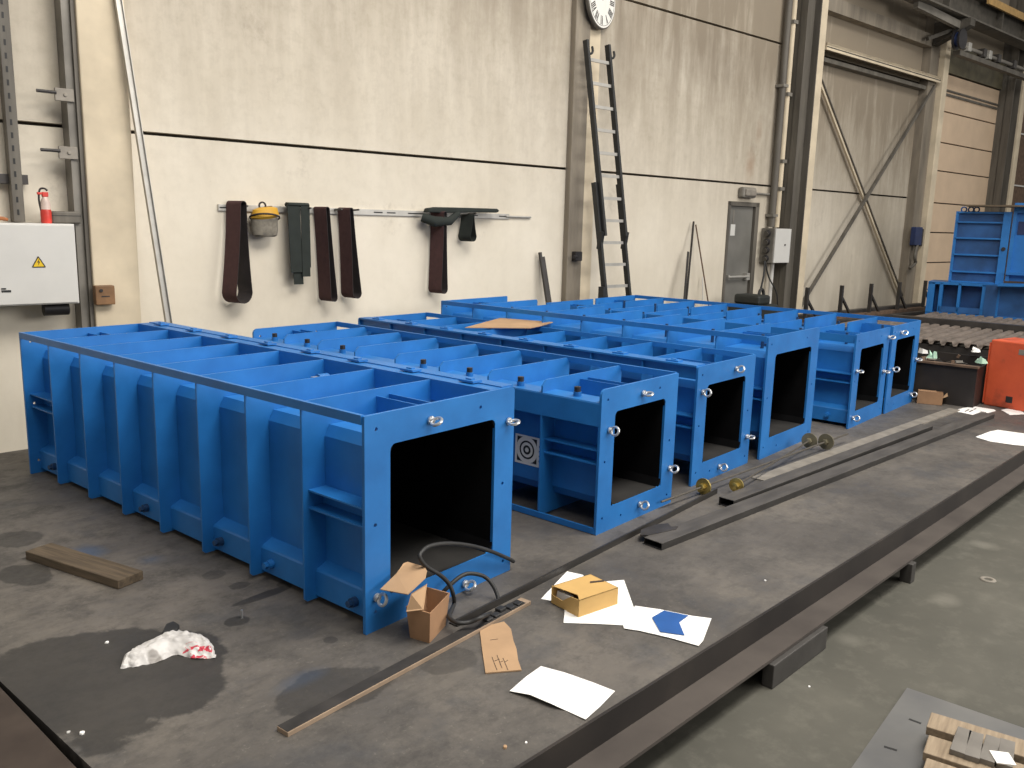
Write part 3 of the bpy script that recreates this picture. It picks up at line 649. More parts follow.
# plastic bag
def blob_bag():
    r_ = thing('plastic_bag', 'crumpled white plastic bag with red print on the oil stain', 'bag', at(165, 660, PL))
    outl = [(117, 669), (124, 658), (134, 649), (147, 641), (161, 636), (166, 632), (178, 631), (192, 632), (204, 636), (212, 643), (217, 656), (216, 658.5), (203, 658.5), (190, 659), (181, 655), (174, 654), (160, 662), (148, 664), (135, 667), (124, 668.5)]
    q = [p-r_.location for p in ground_poly(outl, PL+.002)]
    mid = [(122+ (i)*9.5, 0) for i in range(10)]
    cen = [(130, 660), (142, 655), (155, 650), (168, 645), (180, 643), (193, 645), (204, 649)]
    cq = [at(u, v, PL+.002)-r_.location for u, v in cen]
    n = len(q); L1 = []; L2 = []
    random.seed(3)
    def near(p): 
        return min(cq, key=lambda c: (c-p).length)
    for i, p in enumerate(q):
        c = near(p); L1.append(p*.62+c*.38+Vector((0, 0, .016+.010*random.random()))); L2.append(p*.25+c*.75+Vector((0, 0, .024+.020*random.random())))
    vs = q+L1+L2+[c+Vector((0, 0, .024+.02*random.random())) for c in cq]
    bm = bmesh.new(); V = [bm.verts.new(p) for p in vs]
    for A, B in ((0, n), (n, 2*n)):
        for i in range(n):
            j = (i+1) % n; bm.faces.new((V[A+i], V[A+j], V[B+j], V[B+i]))
    for i in range(n):
        j = (i+1) % n
        ci = cq.index(near(q[i])); cj = cq.index(near(q[j]))
        if ci == cj: bm.faces.new((V[2*n+i], V[2*n+j], V[3*n+ci]))
        else:
            step = 1 if cj > ci else -1; seq = [V[3*n+k] for k in range(ci, cj+step, step)]
            for k in range(len(seq)-1):
                try: bm.faces.new((V[2*n+i], seq[k+1], seq[k]))
                except Exception: pass
            bm.faces.new((V[2*n+i], V[2*n+j], seq[-1]))
    bmesh.ops.recalc_face_normals(bm, faces=bm.faces)
    me = bpy.data.meshes.new('bag_film'); bm.to_mesh(me); bm.free()
    t = NT('white_bag_film', .5); n_ = t.noise(14, 6); P = t.mapping(src='Position')
    c = t.ramp(n_, [(.3, (.46, .44, .42)), (.6, (.64, .62, .60))])
    fm = t.math('MULTIPLY', stains(t, P, [(*at(155, 649, PL+.05).xy, .03, .05, .7)]), 1.0)
    c = t.mix(fm, c, (.20, .18, .16))
    # red lettering: two short rows of broken strokes
    rp = at(197, 648, PL+.03)
    m_ = t.n.new('ShaderNodeMapping'); m_.vector_type = 'TEXTURE'; m_.inputs['Location'].default_value = (rp.x, rp.y, 0); m_.inputs['Rotation'].default_value = (0, 0, math.radians(40))
    t.lk(P, m_.inputs[0]); sx_ = t.n.new('ShaderNodeSeparateXYZ'); t.lk(m_.outputs[0], sx_.inputs[0])
    X_, Y_ = sx_.outputs['X'], sx_.outputs['Y']
    inx = t.math('LESS_THAN', t.math('ABSOLUTE', X_), .034); iny = t.math('LESS_THAN', t.math('ABSOLUTE', Y_), .055)
    row = t.math('GREATER_THAN', t.math('SINE', t.math('MULTIPLY', X_, 2*math.pi/.034)), -.2)
    stk = t.math('GREATER_THAN', t.noise(75, 2, P), .49)
    f_ = t.math('MULTIPLY', t.math('MULTIPLY', inx, iny), t.math('MULTIPLY', row, stk))
    c = t.mix(f_, c, (.55, .04, .07))
    t.col(c); t.b.inputs['Subsurface Weight'].default_value = 0
    me.materials.append(t.m)
    o = bpy.data.objects.new('bag_film', me); C.objects.link(o); o.parent = r_
    m = o.modifiers.new('sub', 'SUBSURF'); m.levels = m.render_levels = 3
    tx_ = bpy.data.textures.new('crinkle', 'CLOUDS'); tx_.noise_scale = .028
    m = o.modifiers.new('d', 'DISPLACE'); m.texture = tx_; m.strength = .022; m.mid_level = .55
    for p in me.polygons: p.use_smooth = True
    # dark cloth end poking out behind
    k = [at(u, v, PL+.004)-r_.location for u, v in ((162, 637), (166, 628), (174, 625), (180, 629), (178, 634))]
    b = MB().extr(k, (0, 0, .02)).build('dark_lining', M['rubber'], r_, bevel=.006)
blob_bag()
# far papers
o = MB().extr(ground_poly([(953, 411), (963, 408), (975, 406.5), (984, 408), (994, 409.5), (996, 411), (988, 413), (977, 416), (966, 413.5)], PL+.001), (0, 0, .0015)).build('printed_paper', M['paper'])
recenter(o); tag(o, 'white sheet with dark printed marks lying near the orange steel block', 'paper')
k = MB()
for (u0, v0, u1, v1) in ((965, 411.5, 969, 409.5), (969, 412, 973, 410), (974, 409.5, 976, 408.5), (980, 411, 986, 412.5)):
    k.bar(at(u0, v0, PL+.003)-o.location, at(u1, v1, PL+.003)-o.location, .012, .001)
k.build('print', M['ink'], o)
sheet('paper_sheet', [(1001, 410), (1017, 407), (1024, 413), (1030, 414), (1010, 415)], PL+.001, .0015, M['paper'], 'white paper sheet at the foot of the orange steel block', 'paper')
sheet('paper_sheet', [(975.5, 437), (990, 431.5), (998, 430), (1030, 434.5), (1030, 446.5), (1014, 445), (990, 441.5)], PL+.001, .0015, M['paper'], 'white paper sheet at the right edge, near the far end of the beam', 'paper')
# small carton beside the far duct
r_ = thing('small_carton', 'small torn brown carton beside the last blue duct section', 'cardboard box', (8.765, 2.19, PL), math.radians(-75))
MB().box(-.11, .11, -.055, .055, 0, .004).box(-.11, .11, -.055, -.051, 0, .12).box(-.11, .11, .051, .055, 0, .115).box(-.11, -.106, -.055, .055, 0, .12).box(.106, .11, -.055, .055, 0, .07).box(-.11, .05, -.055, .055, .116, .12).build('carton_body', M['cardboard_dark'], r_)
MB().extr([(.108, -.05, .07), (.15, -.03, .09), (.145, .035, .11), (.108, .045, .07)], (0, 0, .004)).build('flap', M['cardboard'], r_)
# litter
def bit(u, v, r, mat, name, lab, z=PL, group=None):
    random.seed(int(u*7+v)); p = at(u, v, z); n = 6
    base = [Vector((r*random.uniform(.4, .8)*math.cos(2*math.pi*i/n), r*random.uniform(.4, .7)*math.sin(2*math.pi*i/n), 0)) for i in range(n)]
    o = MB().extr(base, (r*.1, 0, r*.5)).build(name, mat, None, p, bevel=r*.1); return tag(o, lab, 'litter', group)
bit(107, 643, .012, M['paper'], 'chalk_piece', 'white chalk bit on the oil stain left of the plastic bag')
bit(82, 734, .014, M['paper'], 'foil_scrap', 'bright crumpled foil scrap near the left edge beam, right one of two', group=None)
bit(68, 733, .010, M['light_grey'], 'foil_scrap', 'dull crumpled foil scrap near the left edge beam, left one of two')
bit(505, 748, .014, M['cardboard'], 'tape_scrap', 'pale tape scrap in front of the blank paper by the beam')
bit(526, 743, .008, M['paper'], 'paint_chip', 'tiny pale chip between the tape scrap and the beam')
bit(765, 581, .010, M['paper'], 'paint_chip', 'tiny white chip alone on the bare platform right of the carton')
p = at(242, 618, PL); o = MB().cyl((0, 0, 0), (0, 0, .035), .005, 8).build('metal_pin', M['zinc'], None, p); tag(o, 'small bright metal pin standing in the round oil spot', 'pin')

# ---------------------------------------------------------------- aisle: floor plate, pallet, ring
o = MB()
fp = [at(907, 689, 0), at(1040, 735, 0), at(1040, 800, 0), at(830, 800, 0)]
sl = []
o.extr(fp, (0, 0, .006)); o = o.build('floor_plate', M['floor_plate']); recenter(o); tag(o, 'blue grey steel plate with slots lying on the aisle floor under the pallet', 'steel plate')
for (u0, v0, u1, v1) in ((909, 719, 921, 723.5), (884, 746.5, 897, 750.5)):
    a_, b_ = at(u0, v0, .0062), at(u1, v1, .0062); k = MB().bar(a_-o.location, b_-o.location, .012, .001).build('slot', M['sign_black'], o)
pr = thing('pallet', 'pale wooden pallet boards at the lower right corner of the aisle', 'pallet', (3.06, .655, .006), math.radians(-83.0))
for dx, w_, e_ in ((.115, .115, 0), (-.055, .125, .015), (-.195, .10, .03)):
    MB().box(e_, 1.2, dx-w_/2, dx+w_/2, .062, .094).build('deck_board', M['pallet'], pr, bevel=.003)
for bx in (.07, .6, 1.1):
    MB().box(bx-.045, bx+.045, -.26, .19, 0, .062).build('bearer', M['plank'], pr, bevel=.003)
BL_ = ['leftmost of the four', 'second from the left', 'third from the left', 'partly under the white tag']
for i, (u_, v_) in enumerate(((961, 741.5), (974, 746), (990, 750), (1006, 754))):
    c_ = at(u_, v_, .112); c_.z = .1002
    o = MB().box(-.023, .023, -.085, .085, 0, .02).build('steel_bar', M['brick_grey'], None, c_, math.radians(-85+(i % 2)*3), bevel=.002)
    tag(o, 'short grey steel bar on the pallet, '+BL_[i], 'steel bar', 'short steel bars on the pallet')
c_ = at(1003, 756, .13); c_.z = .1204
o = MB().box(-.03, .03, -.035, .035, 0, .004).build('paper_tag', M['paper'], None, c_, math.radians(-60)); tag(o, 'small white paper tag on the steel bars of the pallet', 'paper')
p = at(988, 580, 0); o = MB().torus((0, 0, .003), (0, 0, 1), .030, .010, 24, 8)
o.v = [(x, y, z*.6) for x, y, z in o.v]; o = o.build('washer_ring', M['pale_steel'], None, p, smooth=True); tag(o, 'pale flat washer ring lying on the aisle floor', 'ring')
bit(772, 681, .022, M['cardboard'], 'wood_chip', 'small pale wood chip on the floor under the long support block', 0)
bit(809, 687, .008, M['paper'], 'paint_chip', 'tiny white chip on the aisle floor right of the long support block', 0)

# ---------------------------------------------------------------- things on the wall
def wthing(name, label, cat, s, off, z, group=None):
    p = wp(s, off, z); return thing(name, label, cat, p, WA, group)
rl = wthing('wall_rail', 'long perforated aluminium rail on the wall carrying the sanding belts', 'rail', 1.69, .0, 1.89)
MB().box(0, 3.3, -.018, -.001, -.028, .028).build('rail_bar', M['alu'], rl, bevel=.002)
MB().cyl((3.25, -.02, .0), (3.62, -.02, .0), .012).build('end_rod', M['alu'], rl)
for x_ in (.06, 1.6, 1.75, 2.0, 2.1, 2.8, 3.2): MB().box(x_-.05, x_+.05, -.0195, -.018, -.006, .006).build('slot', M['sign_black'], rl)
PEGS = (.20, .42, .80, 1.12, 1.30, 2.3, 2.72)
for x_ in PEGS: MB().cyl((x_, -.018, .012), (x_, -.15, .018), .009, 8).build('peg', M['dark_steel'], rl)
def belt(label, s, off, ztop, zbot, wd, rot, rt, rb, cout, cin, skew=0):
    r_ = wthing('sanding_belt', label, 'sanding belt', s, off, ztop, 'sanding belts on the wall rail')
    H = ztop-zbot; th = .0035; ra = math.radians(rot); n = 12
    loop = []
    for i in range(n+1): a_ = math.pi*i/n; loop.append((-rt*math.cos(a_), -rt+rt*math.sin(a_)))
    m = 14
    for i in range(1, m):
        f = i/m; loop.append((rt+(rb-rt)*f**1.6, -rt-(H-rt-rb)*f))
    for i in range(n+1): a_ = math.pi*i/n; loop.append((rb*math.cos(a_), -(H-rb)-rb*math.sin(a_)))
    for i in range(1, m):
        f = 1-i/m; loop.append((-(rt+(rb-rt)*f**1.6), -rt-(H-rt-rb)*f))
    wv = Vector((math.cos(ra), -math.sin(ra), 0)); pv = Vector((math.sin(ra), math.cos(ra), 0))
    N = len(loop); A = []; B = []; A2 = []; B2 = []
    for i, (p_, z_) in enumerate(loop):
        p0_ = loop[i-1]; p2_ = loop[(i+1) % N]; tx_, tz_ = p2_[0]-p0_[0], p2_[1]-p0_[1]; l_ = math.hypot(tx_, tz_); nx, nz = -tz_/l_, tx_/l_
        sk = skew*(-z_/H)
        A.append(pv*p_+Vector((sk, 0, z_))-wv*wd/2); B.append(pv*p_+Vector((sk, 0, z_))+wv*wd/2)
        q = (p_-nx*th, z_-nz*th); A2.append(pv*q[0]+Vector((sk, 0, q[1]))-wv*wd/2); B2.append(pv*q[0]+Vector((sk, 0, q[1]))+wv*wd/2)
    vs = A+B+A2+B2; o = MB(); o.v = [tuple(v) for v in vs]
    for i in range(N):
        j = (i+1) % N
        o.f += [(i, j, N+j, N+i), (2*N+i, 3*N+i, 3*N+j, 2*N+j), (i, 2*N+i, 2*N+j, j), (N+i, N+j, 3*N+j, 3*N+i)]; o.m += [0, 1, 1, 1]
    # which side is outside?
    o.build('belt_loop', [cout, cin], r_, smooth=True); return r_
belt('wide maroon sanding belt at the left end of the wall rail', 1.81, .11, 1.95, 1.08, .17, 70, .035, .095, M['maroon'], M['belt_back'], -.02)
belt('narrow maroon sanding belt right of the dark green strips', 2.62, .11, 1.925, 1.06, .17, 78, .022, .04, M['maroon'], M['belt_back'], .06)
belt('maroon sanding belt hanging rightmost in the left cluster on the rail', 2.87, .11, 1.925, 1.08, .17, 80, .022, .055, M['maroon'], M['belt_back'], .06)
belt('lone maroon sanding belt below the dark bundle on the rail', 3.95, .115, 1.92, 1.09, .18, 78, .022, .05, M['maroon'], M['belt_back'], 0)
belt('short dark green belt loop hanging right of the lone maroon belt', 4.33, .11, 1.90, 1.62, .16, 76, .012, .055, M['green_belt'], M['green_belt'], .0)
r_ = wthing('belt_strips', 'folded dark green abrasive strips draped over the wall rail', 'abrasive strips', 2.385, .09, 1.935)
for x0_, x1_, zb, yy, sk in ((-.11, .01, -.60, -.03, .02), (-.075, .02, -.71, -.015, .02), (.02, .10, -.64, -.035, .0), (.05, .12, -.56, -.012, .0)):
    MB().extr([(x0_, yy, 0), (x1_, yy, 0), (x1_+sk, yy-.01, zb), (x0_+sk, yy-.012, zb)], (0, .008, 0)).build('strip', M['green_belt'], r_, bevel=.002)
o = MB().tube([Vector((-.10, 0, -.003)), Vector((.105, 0, -.003))], .04, 12); o.v = [(x, y, z*.5) for x, y, z in o.v]; o.build('fold', M['green_belt'], r_, smooth=True)
r_ = wthing('folded_belt', 'dark green belt folded flat along the top right of the wall rail', 'sanding belt', 4.2, .11, 1.945)
MB().extr([(-.42, -.05, -.04), (-.40, -.05, .0), (-.30, -.05, .015), (.10, -.05, .02), (.50, -.05, .022), (.53, -.05, .0), (.50, -.05, -.02), (.10, -.05, -.03), (-.2, -.05, -.04)], (0, .09, 0)).build('belt_body', M['green_belt'], r_, bevel=.012)
MB().tube([Vector((-.44, .02, -.09)), Vector((-.34, -.06, -.13)), Vector((-.16, -.07, -.12)), Vector((-.02, -.03, -.04))], [.045, .055, .045, .03], 10).build('end_loop', M['green_belt'], r_, smooth=True)
# cap
r_ = wthing('cloth_cap', 'yellow and grey work cap hanging beside the wide maroon belt', 'cap', 2.06, .09, 1.65)
o = MB(); n = 20; rings = []
for r0, z_ in ((.09, .0), (.115, .015), (.122, .06), (.122, .16), (.12, .20)):
    rings.append([Vector((r0*math.cos(2*math.pi*i/n), .6*r0*math.sin(2*math.pi*i/n)-.02, z_)) for i in range(n)])
o.add([p for q in rings for p in q], [list(range(n))[::-1]]+[(k*n+i, k*n+(i+1) % n, (k+1)*n+(i+1) % n, (k+1)*n+i) for k in range(len(rings)-1) for i in range(n)]+[list(range(4*n, 5*n))]).build('pouch', M['grey_cloth'], r_, smooth=True)
o = MB().tube([Vector((0, -.03, .15)), Vector((0, -.03, .175)), Vector((0, -.03, .24)), Vector((.0, -.03, .255))], [.10, .13, .11, .06], 20)
o.v = [(x, -.03+(y+.03)*.62-.35*(z-.17)*.3, z+.12*x) for x, y, z in o.v]; o.build('crown', M['yellow'], r_, smooth=True)
MB().torus((0, -.03, .165), (.1, .25, 1), .125, .008, 24, 6).build('rim', M['belt_back'], r_, smooth=True)
MB().torus((-.02, -.03, .265), (0, 1, 0), .03, .008, 14, 6).build('hanging_strap', M['belt_back'], r_, smooth=True)

# leaning aluminium bar beside the cream column
o = MB(); a_, b_ = wp(1.18, .42, .03), wp(.87, .25, 3.52)
o.bar(a_, b_, .045, .004, WN).bar(a_+WD*.022, b_+WD*.022, .004, .04, WN).bar(a_-WD*.022, b_-WD*.022, .004, .04, WN)
o = o.build('leaning_profile', M['alu']); recenter(o); tag(o, 'long aluminium profile leaning on the wall beside the cream column', 'profile')
o = MB(); a_, b_ = wp(5.60, .28, .02), wp(5.44, .05, 1.50)
o.bar(a_, b_, .03, .03, WN).bar(a_+WD*.045, b_+WD*.055+Vector((0, 0, -.05)), .04, .012, WN)
o = o.build('leaning_bar', M['dark_steel']); recenter(o); tag(o, 'pair of welded dark steel bars leaning on the wall left of the grey column', 'steel bar')
o = MB(); a_, b_ = wp(7.72, .40, .02), wp(8.28, .05, 1.90)
o.bar(a_, b_, .02, .02, WN).bar(a_-WD*.03, wp(8.13, .12, 1.5)-WD*.02, .035, .012, WN)
o = o.build('leaning_bar', M['dark_steel']); recenter(o); tag(o, 'dark thin steel bar leaning on the wall left of the grey door', 'steel bar')
o = MB().cyl(wp(8.62, .35, .02), wp(8.33, .05, 1.86), .010, 8).build('leaning_rod', M['rust']); recenter(o); tag(o, 'thin rusty rod leaning right of the dark bar by the grey door', 'rod')
o = MB().cyl(wp(8.52, .2, .02), wp(8.56, .05, 1.15), .008, 8).build('leaning_rod', M['light_grey']); recenter(o); tag(o, 'short pale rod leaning nearest the grey door', 'rod')

# ladder
ld = wthing('extension_ladder', 'black extension ladder with aluminium rungs leaning on the wall under the clock', 'ladder', 5.885, 0, 0)
def loff(z): return .17+.11*(3.84-z)
def lpt(s, z, e=0): return Vector((s+.088*(3.84-z), -(loff(z)+e), z))
for nm, z0, z1, e, xs in (('base_section', .235, 2.30, .0, (-.035, .385)), ('fly_section', 1.70, 3.84, .045, (.0, .36))):
    for x_ in xs: MB().bar(lpt(x_, z0, e), lpt(x_, z1, e), .034, .065, (0, -1, 0)).build('stile', M['ladder_black'], ld)
zz = 3.64; k = 0
while zz > .35:
    e = .045 if zz > 1.65 else 0; x0_, x1_ = (0, .36) if zz > 1.65 else (-.035, .385)
    MB().bar(lpt(x0_+.01, zz, e), lpt(x1_-.01, zz, e), .034, .026, (0, -1, 0)).build('rung', M['alu'], ld); zz -= .252
for x_, sgn in ((0, 1), (.36, 1)):
    MB().tube(smooth_path([lpt(x_+.01, 3.70, .05), lpt(x_+.04, 3.70, .07), lpt(x_+.07, 3.73, .07), lpt(x_+.09, 3.78, .05)], 4), .014, 8).build('hook', M['ladder_black'], ld, smooth=True)
for x_ in (-.035, .385): MB().bar(lpt(x_, 1.55, -.02), lpt(x_, 1.75, .05), .05, .05, (0, -1, 0)).build('guide_bracket', M['ladder_black'], ld)
MB().box(.15, .21, -(loff(1.1)+.04), -(loff(1.1)-.04), .92, 1.12).build('foot_bracket', M['ladder_black'], ld)
# clock
ck = wthing('wall_clock', 'round white wall clock with Roman numerals above the ladder', 'clock', 6.20, .045, 4.34)
ck.rotation_euler.z = WA+math.radians(14)
n = 40; R_ = .32
MB().tube([Vector((0, -.045, 0)), Vector((0, -.075, 0)), Vector((0, -.085, 0))], [R_, R_, R_*.97], n).build('case', M['col_dark'], ck, smooth=True)
MB().cyl((0, -.085, 0), (0, -.0865, 0), R_*.95, n).build('face', M['white'], ck)
nums = MB()
ROM = ['XII', 'I', 'II', 'III', 'IIII', 'V', 'VI', 'VII', 'VIII', 'IX', 'X', 'XI']
for i, s_ in enumerate(ROM):
    a_ = math.radians(30*i); rad = Vector((math.sin(a_), 0, math.cos(a_))); tan = Vector((math.cos(a_), 0, -math.sin(a_)))
    wds = {'I': .019, 'V': .036, 'X': .036}; tot = sum(wds[c] for c in s_); x_ = -tot/2; c0 = rad*R_*.70+Vector((0, -.0875, 0)); h = .048
    for ch_ in s_:
        w_ = wds[ch_]; m_ = c0+tan*(x_+w_/2)
        def st(ax, az, bx, bz, t_=.012): nums.bar(m_+tan*ax+rad*az, m_+tan*bx+rad*bz, t_, .001, (0, -1, 0))
        if ch_ == 'I': st(0, -h, 0, h)
        if ch_ == 'V': st(-.011, h, 0, -h); st(.011, h, 0, -h, .005)
        if ch_ == 'X': st(-.012, h, .012, -h); st(.012, h, -.012, -h, .005)
        x_ += w_
nums.torus((0, -.087, 0), (0, 1, 0), R_*.88, .0025, 40, 6)
nums.build('numerals', M['sign_black'], ck)
MB().bar((0, -.089, 0), (.10, -.089, .09), .014, .002, (0, -1, 0)).bar((0, -.090, 0), (.03, -.090, .2), .010, .002, (0, -1, 0)).cyl((0, -.087, 0), (0, -.092, 0), .012, 12).build('hands', M['sign_black'], ck)

# switch cabinet at the left
cb = wthing('switch_cabinet', 'light grey switch cabinet with yellow warning triangle on the left wall', 'cabinet', -.70, .0, 1.15)
MB().box(0, 1.17, -.30, -.0, 0, .585).build('cabinet_body', M['light_grey'], cb, bevel=.006)
MB().box(.01, 1.16, -.315, -.30, .01, .575).build('door', M['light_grey'], cb, bevel=.004)
tr = MB().extr([(.868, -.3155, .275), (.952, -.3155, .275), (.910, -.3155, .35)], (0, -.0015, 0)).build('warning_sign', M['sign_yellow'], cb); tr['label'] = 'yellow warning triangle with black bolt'
o = MB()
T3 = [Vector((.868, -.3172, .275)), Vector((.952, -.3172, .275)), Vector((.910, -.3172, .35))]
for i in range(3): o.bar(T3[i], T3[(i+1) % 3], .007, .001, (0, -1, 0))
o.extr([(.914, -.317, .332), (.900, -.317, .308), (.910, -.317, .308), (.906, -.317, .286), (.920, -.317, .314), (.911, -.317, .314)], (0, -.001, 0)); o.build('symbol', M['sign_black'], tr)
MB().box(.66, .72, -.318, -.315, .10, .115).box(.66, .69, -.318, -.315, .12, .13).build('marking', M['sign_black'], cb)
MB().box(.62, .64, -.318, -.315, .44, .47).build('lock', M['dark_steel'], cb)
MB().tube([Vector((.95, -.18, -.045)), Vector((1.12, -.18, -.045))], .05, 12).build('cable_gland', M['plug'], cb, smooth=True)
r_ = wthing('spray_bottle', 'red and clear spray bottle standing on the switch cabinet', 'bottle', .31, .20, 1.735)
MB().tube([Vector((0, 0, 0)), Vector((0, 0, .01)), Vector((0, 0, .09)), Vector((0, 0, .10))], [.034, .037, .037, .034], 16).build('base_label', M['red'], r_, smooth=True)
MB().tube([Vector((0, 0, .10)), Vector((0, 0, .15)), Vector((0, 0, .19))], [.035, .033, .015], 16).build('bottle_body', M['clear'], r_, smooth=True)
MB().box(-.018, .022, -.016, .016, .19, .225).box(-.05, -.015, -.012, .012, .205, .222).build('spray_head', M['red'], r_, bevel=.004)
MB().tube(smooth_path([(-.03, 0, .09), (-.04, 0, .17), (-.03, 0, .24), (0, 0, .25), (.02, 0, .235)], 4), .007, 8).build('handle', M['belt_back'], r_, smooth=True)
r_ = wthing('tool_case', 'flat dark case lying behind the spray bottle on the cabinet', 'case', .45, .12, 1.735)
MB().box(-.10, .10, -.07, .07, 0, .09).build('case_body', M['col_dark'], r_, bevel=.012); MB().box(-.101, .101, -.071, .071, .055, .06).build('lid_seam', M['sign_black'], r_)
r_ = wthing('work_glove', 'orange brown work glove lying on the cabinet at the left edge', 'glove', -.10, .2, 1.735)
MB().extr([(-.14, -.05, .0), (.05, -.06, 0), (.08, -.03, .0), (.08, .04, 0), (-.14, .06, 0)], (0, 0, .055)).build('glove_body', M['orange_brown'], r_, bevel=.02)
for i in range(4): MB().tube([Vector((.06, -.045+.028*i, .025)), Vector((.12, -.05+.03*i, .03)), Vector((.15, -.05+.03*i, .022))], [.014, .013, .010], 8).build('finger', M['orange_brown'], r_, smooth=True)
# busbar trunk
r_ = wthing('cable_trunking', 'grey vertical steel cable trunking rising above the switch cabinet', 'trunking', .15, .02, 1.74)
MB().box(-.035, .04, -.10, .0, 0, 6.0).build('trunk', M['col_dark'], r_, bevel=.004)
k = MB()
for i in range(60): k.box(-.010, .004, -.102, -.10, .05+i*.09, .09+i*.09); 
k.box(.0401, .046, -.07, -.03, 0, 6.0).build('slots', M['sign_black'], r_)
MB().box(-.10, .09, -.05, -.01, .27, .34).build('mounting_bracket', M['dark_steel'], r_, bevel=.003)
# column clips and boxes
for z_, lab in ((2.66, 'upper steel clamp clip on the left column, above the other'), (2.25, 'lower steel clamp clip on the left column, below the other')):
    r_ = wthing('column_clip', lab, 'clip', .50, .162, z_, 'column clips'); MB().box(-.07, .06, -.02, 0, -.045, .045).cyl((.0, -.03, .0), (0, .0, 0), .014, 8).build('clip_plate', M['pale_steel'], r_, bevel=.004)
    MB().cyl((-.19, -.02, .01), (-.06, -.02, .01), .012, 8).build('rod', M['dark_steel'], r_)
r_ = wthing('junction_box', 'small brown junction box on the foot of the cream column', 'box', .66, .22, 1.13)
MB().box(-.07, .07, -.07, 0, 0, .145).build('box_body', M['brown_box'], r_, bevel=.006); MB().cyl((-.03, -.07, .11), (-.03, -.08, .11), .012, 10).build('knob', M['plug'], r_); MB().box(-.03, .03, -.072, -.07, .06, .068).build('nameplate', M['plug'], r_)
r_ = wthing('column_switch', 'small dark switch on the grey column left of the ladder', 'switch', 5.98, .08, 1.40)
MB().box(-.05, .06, -.07, 0, 0, .11).build('switch_body', M['plug'], r_, bevel=.008); MB().cyl((-.02, -.06, .05), (-.1, -.08, .05), .018, 10).build('lever', M['plug'], r_, smooth=True)

# bulkhead lamp over the door with conduit
r_ = wthing('bulkhead_lamp', 'dusty bulkhead lamp with conduit above the grey door', 'lamp', 9.50, .0, 2.33)
MB().box(-.17, .17, -.10, 0, -.075, .075).build('lamp_body', M['grey_paint'], r_, bevel=.03)
MB().box(-.13, .13, -.125, -.09, -.05, .05).build('lens', M['pale_steel'], r_, bevel=.018)
MB().cyl((.17, -.03, 0), (.60, -.03, 0), .016, 10).build('conduit', M['grey_paint'], r_)
# vertical conduits
r_ = wthing('cable_conduit', 'dark vertical conduit running up above the socket box', 'conduit', 10.14, .0, 1.845)
MB().cyl((0, -.08, .01), (0, -.08, 7), .052, 16).build('pipe', M['col_dark'], r_, smooth=True)
for z_ in (.16, 2.0, 3.6): MB().box(-.065, .065, -.14, 0, z_, z_+.04).build('clamp', M['grey_paint'], r_)
r_ = wthing('cable_conduit', 'pale vertical conduit with clamps beside the dark steel column', 'conduit', 10.33, .0, 1.845)
MB().cyl((0, -.05, .01), (0, -.05, 7), .04, 14).build('pipe', M['cream_col'], r_, smooth=True)
for z_ in (.55, .95, 1.9, 2.9): MB().box(-.05, .06, -.10, 0, z_, z_+.05).build('clamp', M['grey_paint'], r_)
# socket box
r_ = wthing('socket_box', 'grey distribution box with four round sockets on the right of the grey door', 'distribution box', 10.0, .015, 1.33)
MB().box(0, .43, -.21, -.0, 0, .51).build('box_body', M['grey_paint'], r_, bevel=.005)
MB().box(.01, .43, -.235, -.212, .005, .505).build('box_door', M['light_grey'], r_, bevel=.005)
for i in range(4):
    z_ = .07+.122*i; s_ = MB().cyl((.005, -.11, z_), (-.045, -.11, z_-.012), .046, 18).build('socket', M['plug'], r_, smooth=True)
    MB().cyl((-.045, -.11, z_-.012), (-.058, -.11, z_-.015), .038, 18).build('socket_cap', M['col_dark'], s_, smooth=True)
MB().cyl((.27, -.235, .27), (.27, -.25, .27), .012, 10).build('latch', M['dark_steel'], r_)
r_ = wthing('hanging_cable', 'black cables hanging below the grey socket box', 'cable', 9.92, .05, 0)
MB().tube(smooth_path([(0, -.10, 1.36), (-.02, -.12, 1.15), (-.10, -.12, .80), (-.14, -.15, .4)], 5), .014, 8).build('cable', M['rubber'], r_, smooth=True)
MB().tube(smooth_path([(.02, -.10, 1.36), (.12, -.12, 1.12), (.38, -.12, .85), (.46, -.12, .4)], 5), .011, 8).build('cable', M['rubber'], r_, smooth=True)
o = MB().cyl((10.22, -.10, 0), (10.22, -.10, 1.325), .03, 10).build('floor_conduit', M['light_grey']); o.matrix_world = WM; tag(o, 'pale vertical pipe rising from the floor to the socket box', 'pipe')
# green machine under the socket box
r_ = wthing('welding_machine', 'dark green machine standing under the socket box', 'machine', 9.10, .55, .0)
MB().box(-.28, .26, -.24, .24, .06, .80).build('housing', M['green_paint'], r_, bevel=.03)
MB().box(-.2, .10, -.2, .2, .80, .93).build('top_unit', M['green_paint'], r_, bevel=.03)
MB().tube(smooth_path([(.10, 0, .80), (.13, 0, .97), (.21, 0, .97), (.25, 0, .78)], 5), .022, 8).build('handle', M['rubber'], r_, smooth=True)
for x_ in (-.22, .22):
    for y_ in (-.2, .2): MB().cyl((x_, y_-.02, .06), (x_, y_+.02, .06), .06, 14).build('wheel', M['rubber'], r_, smooth=True)

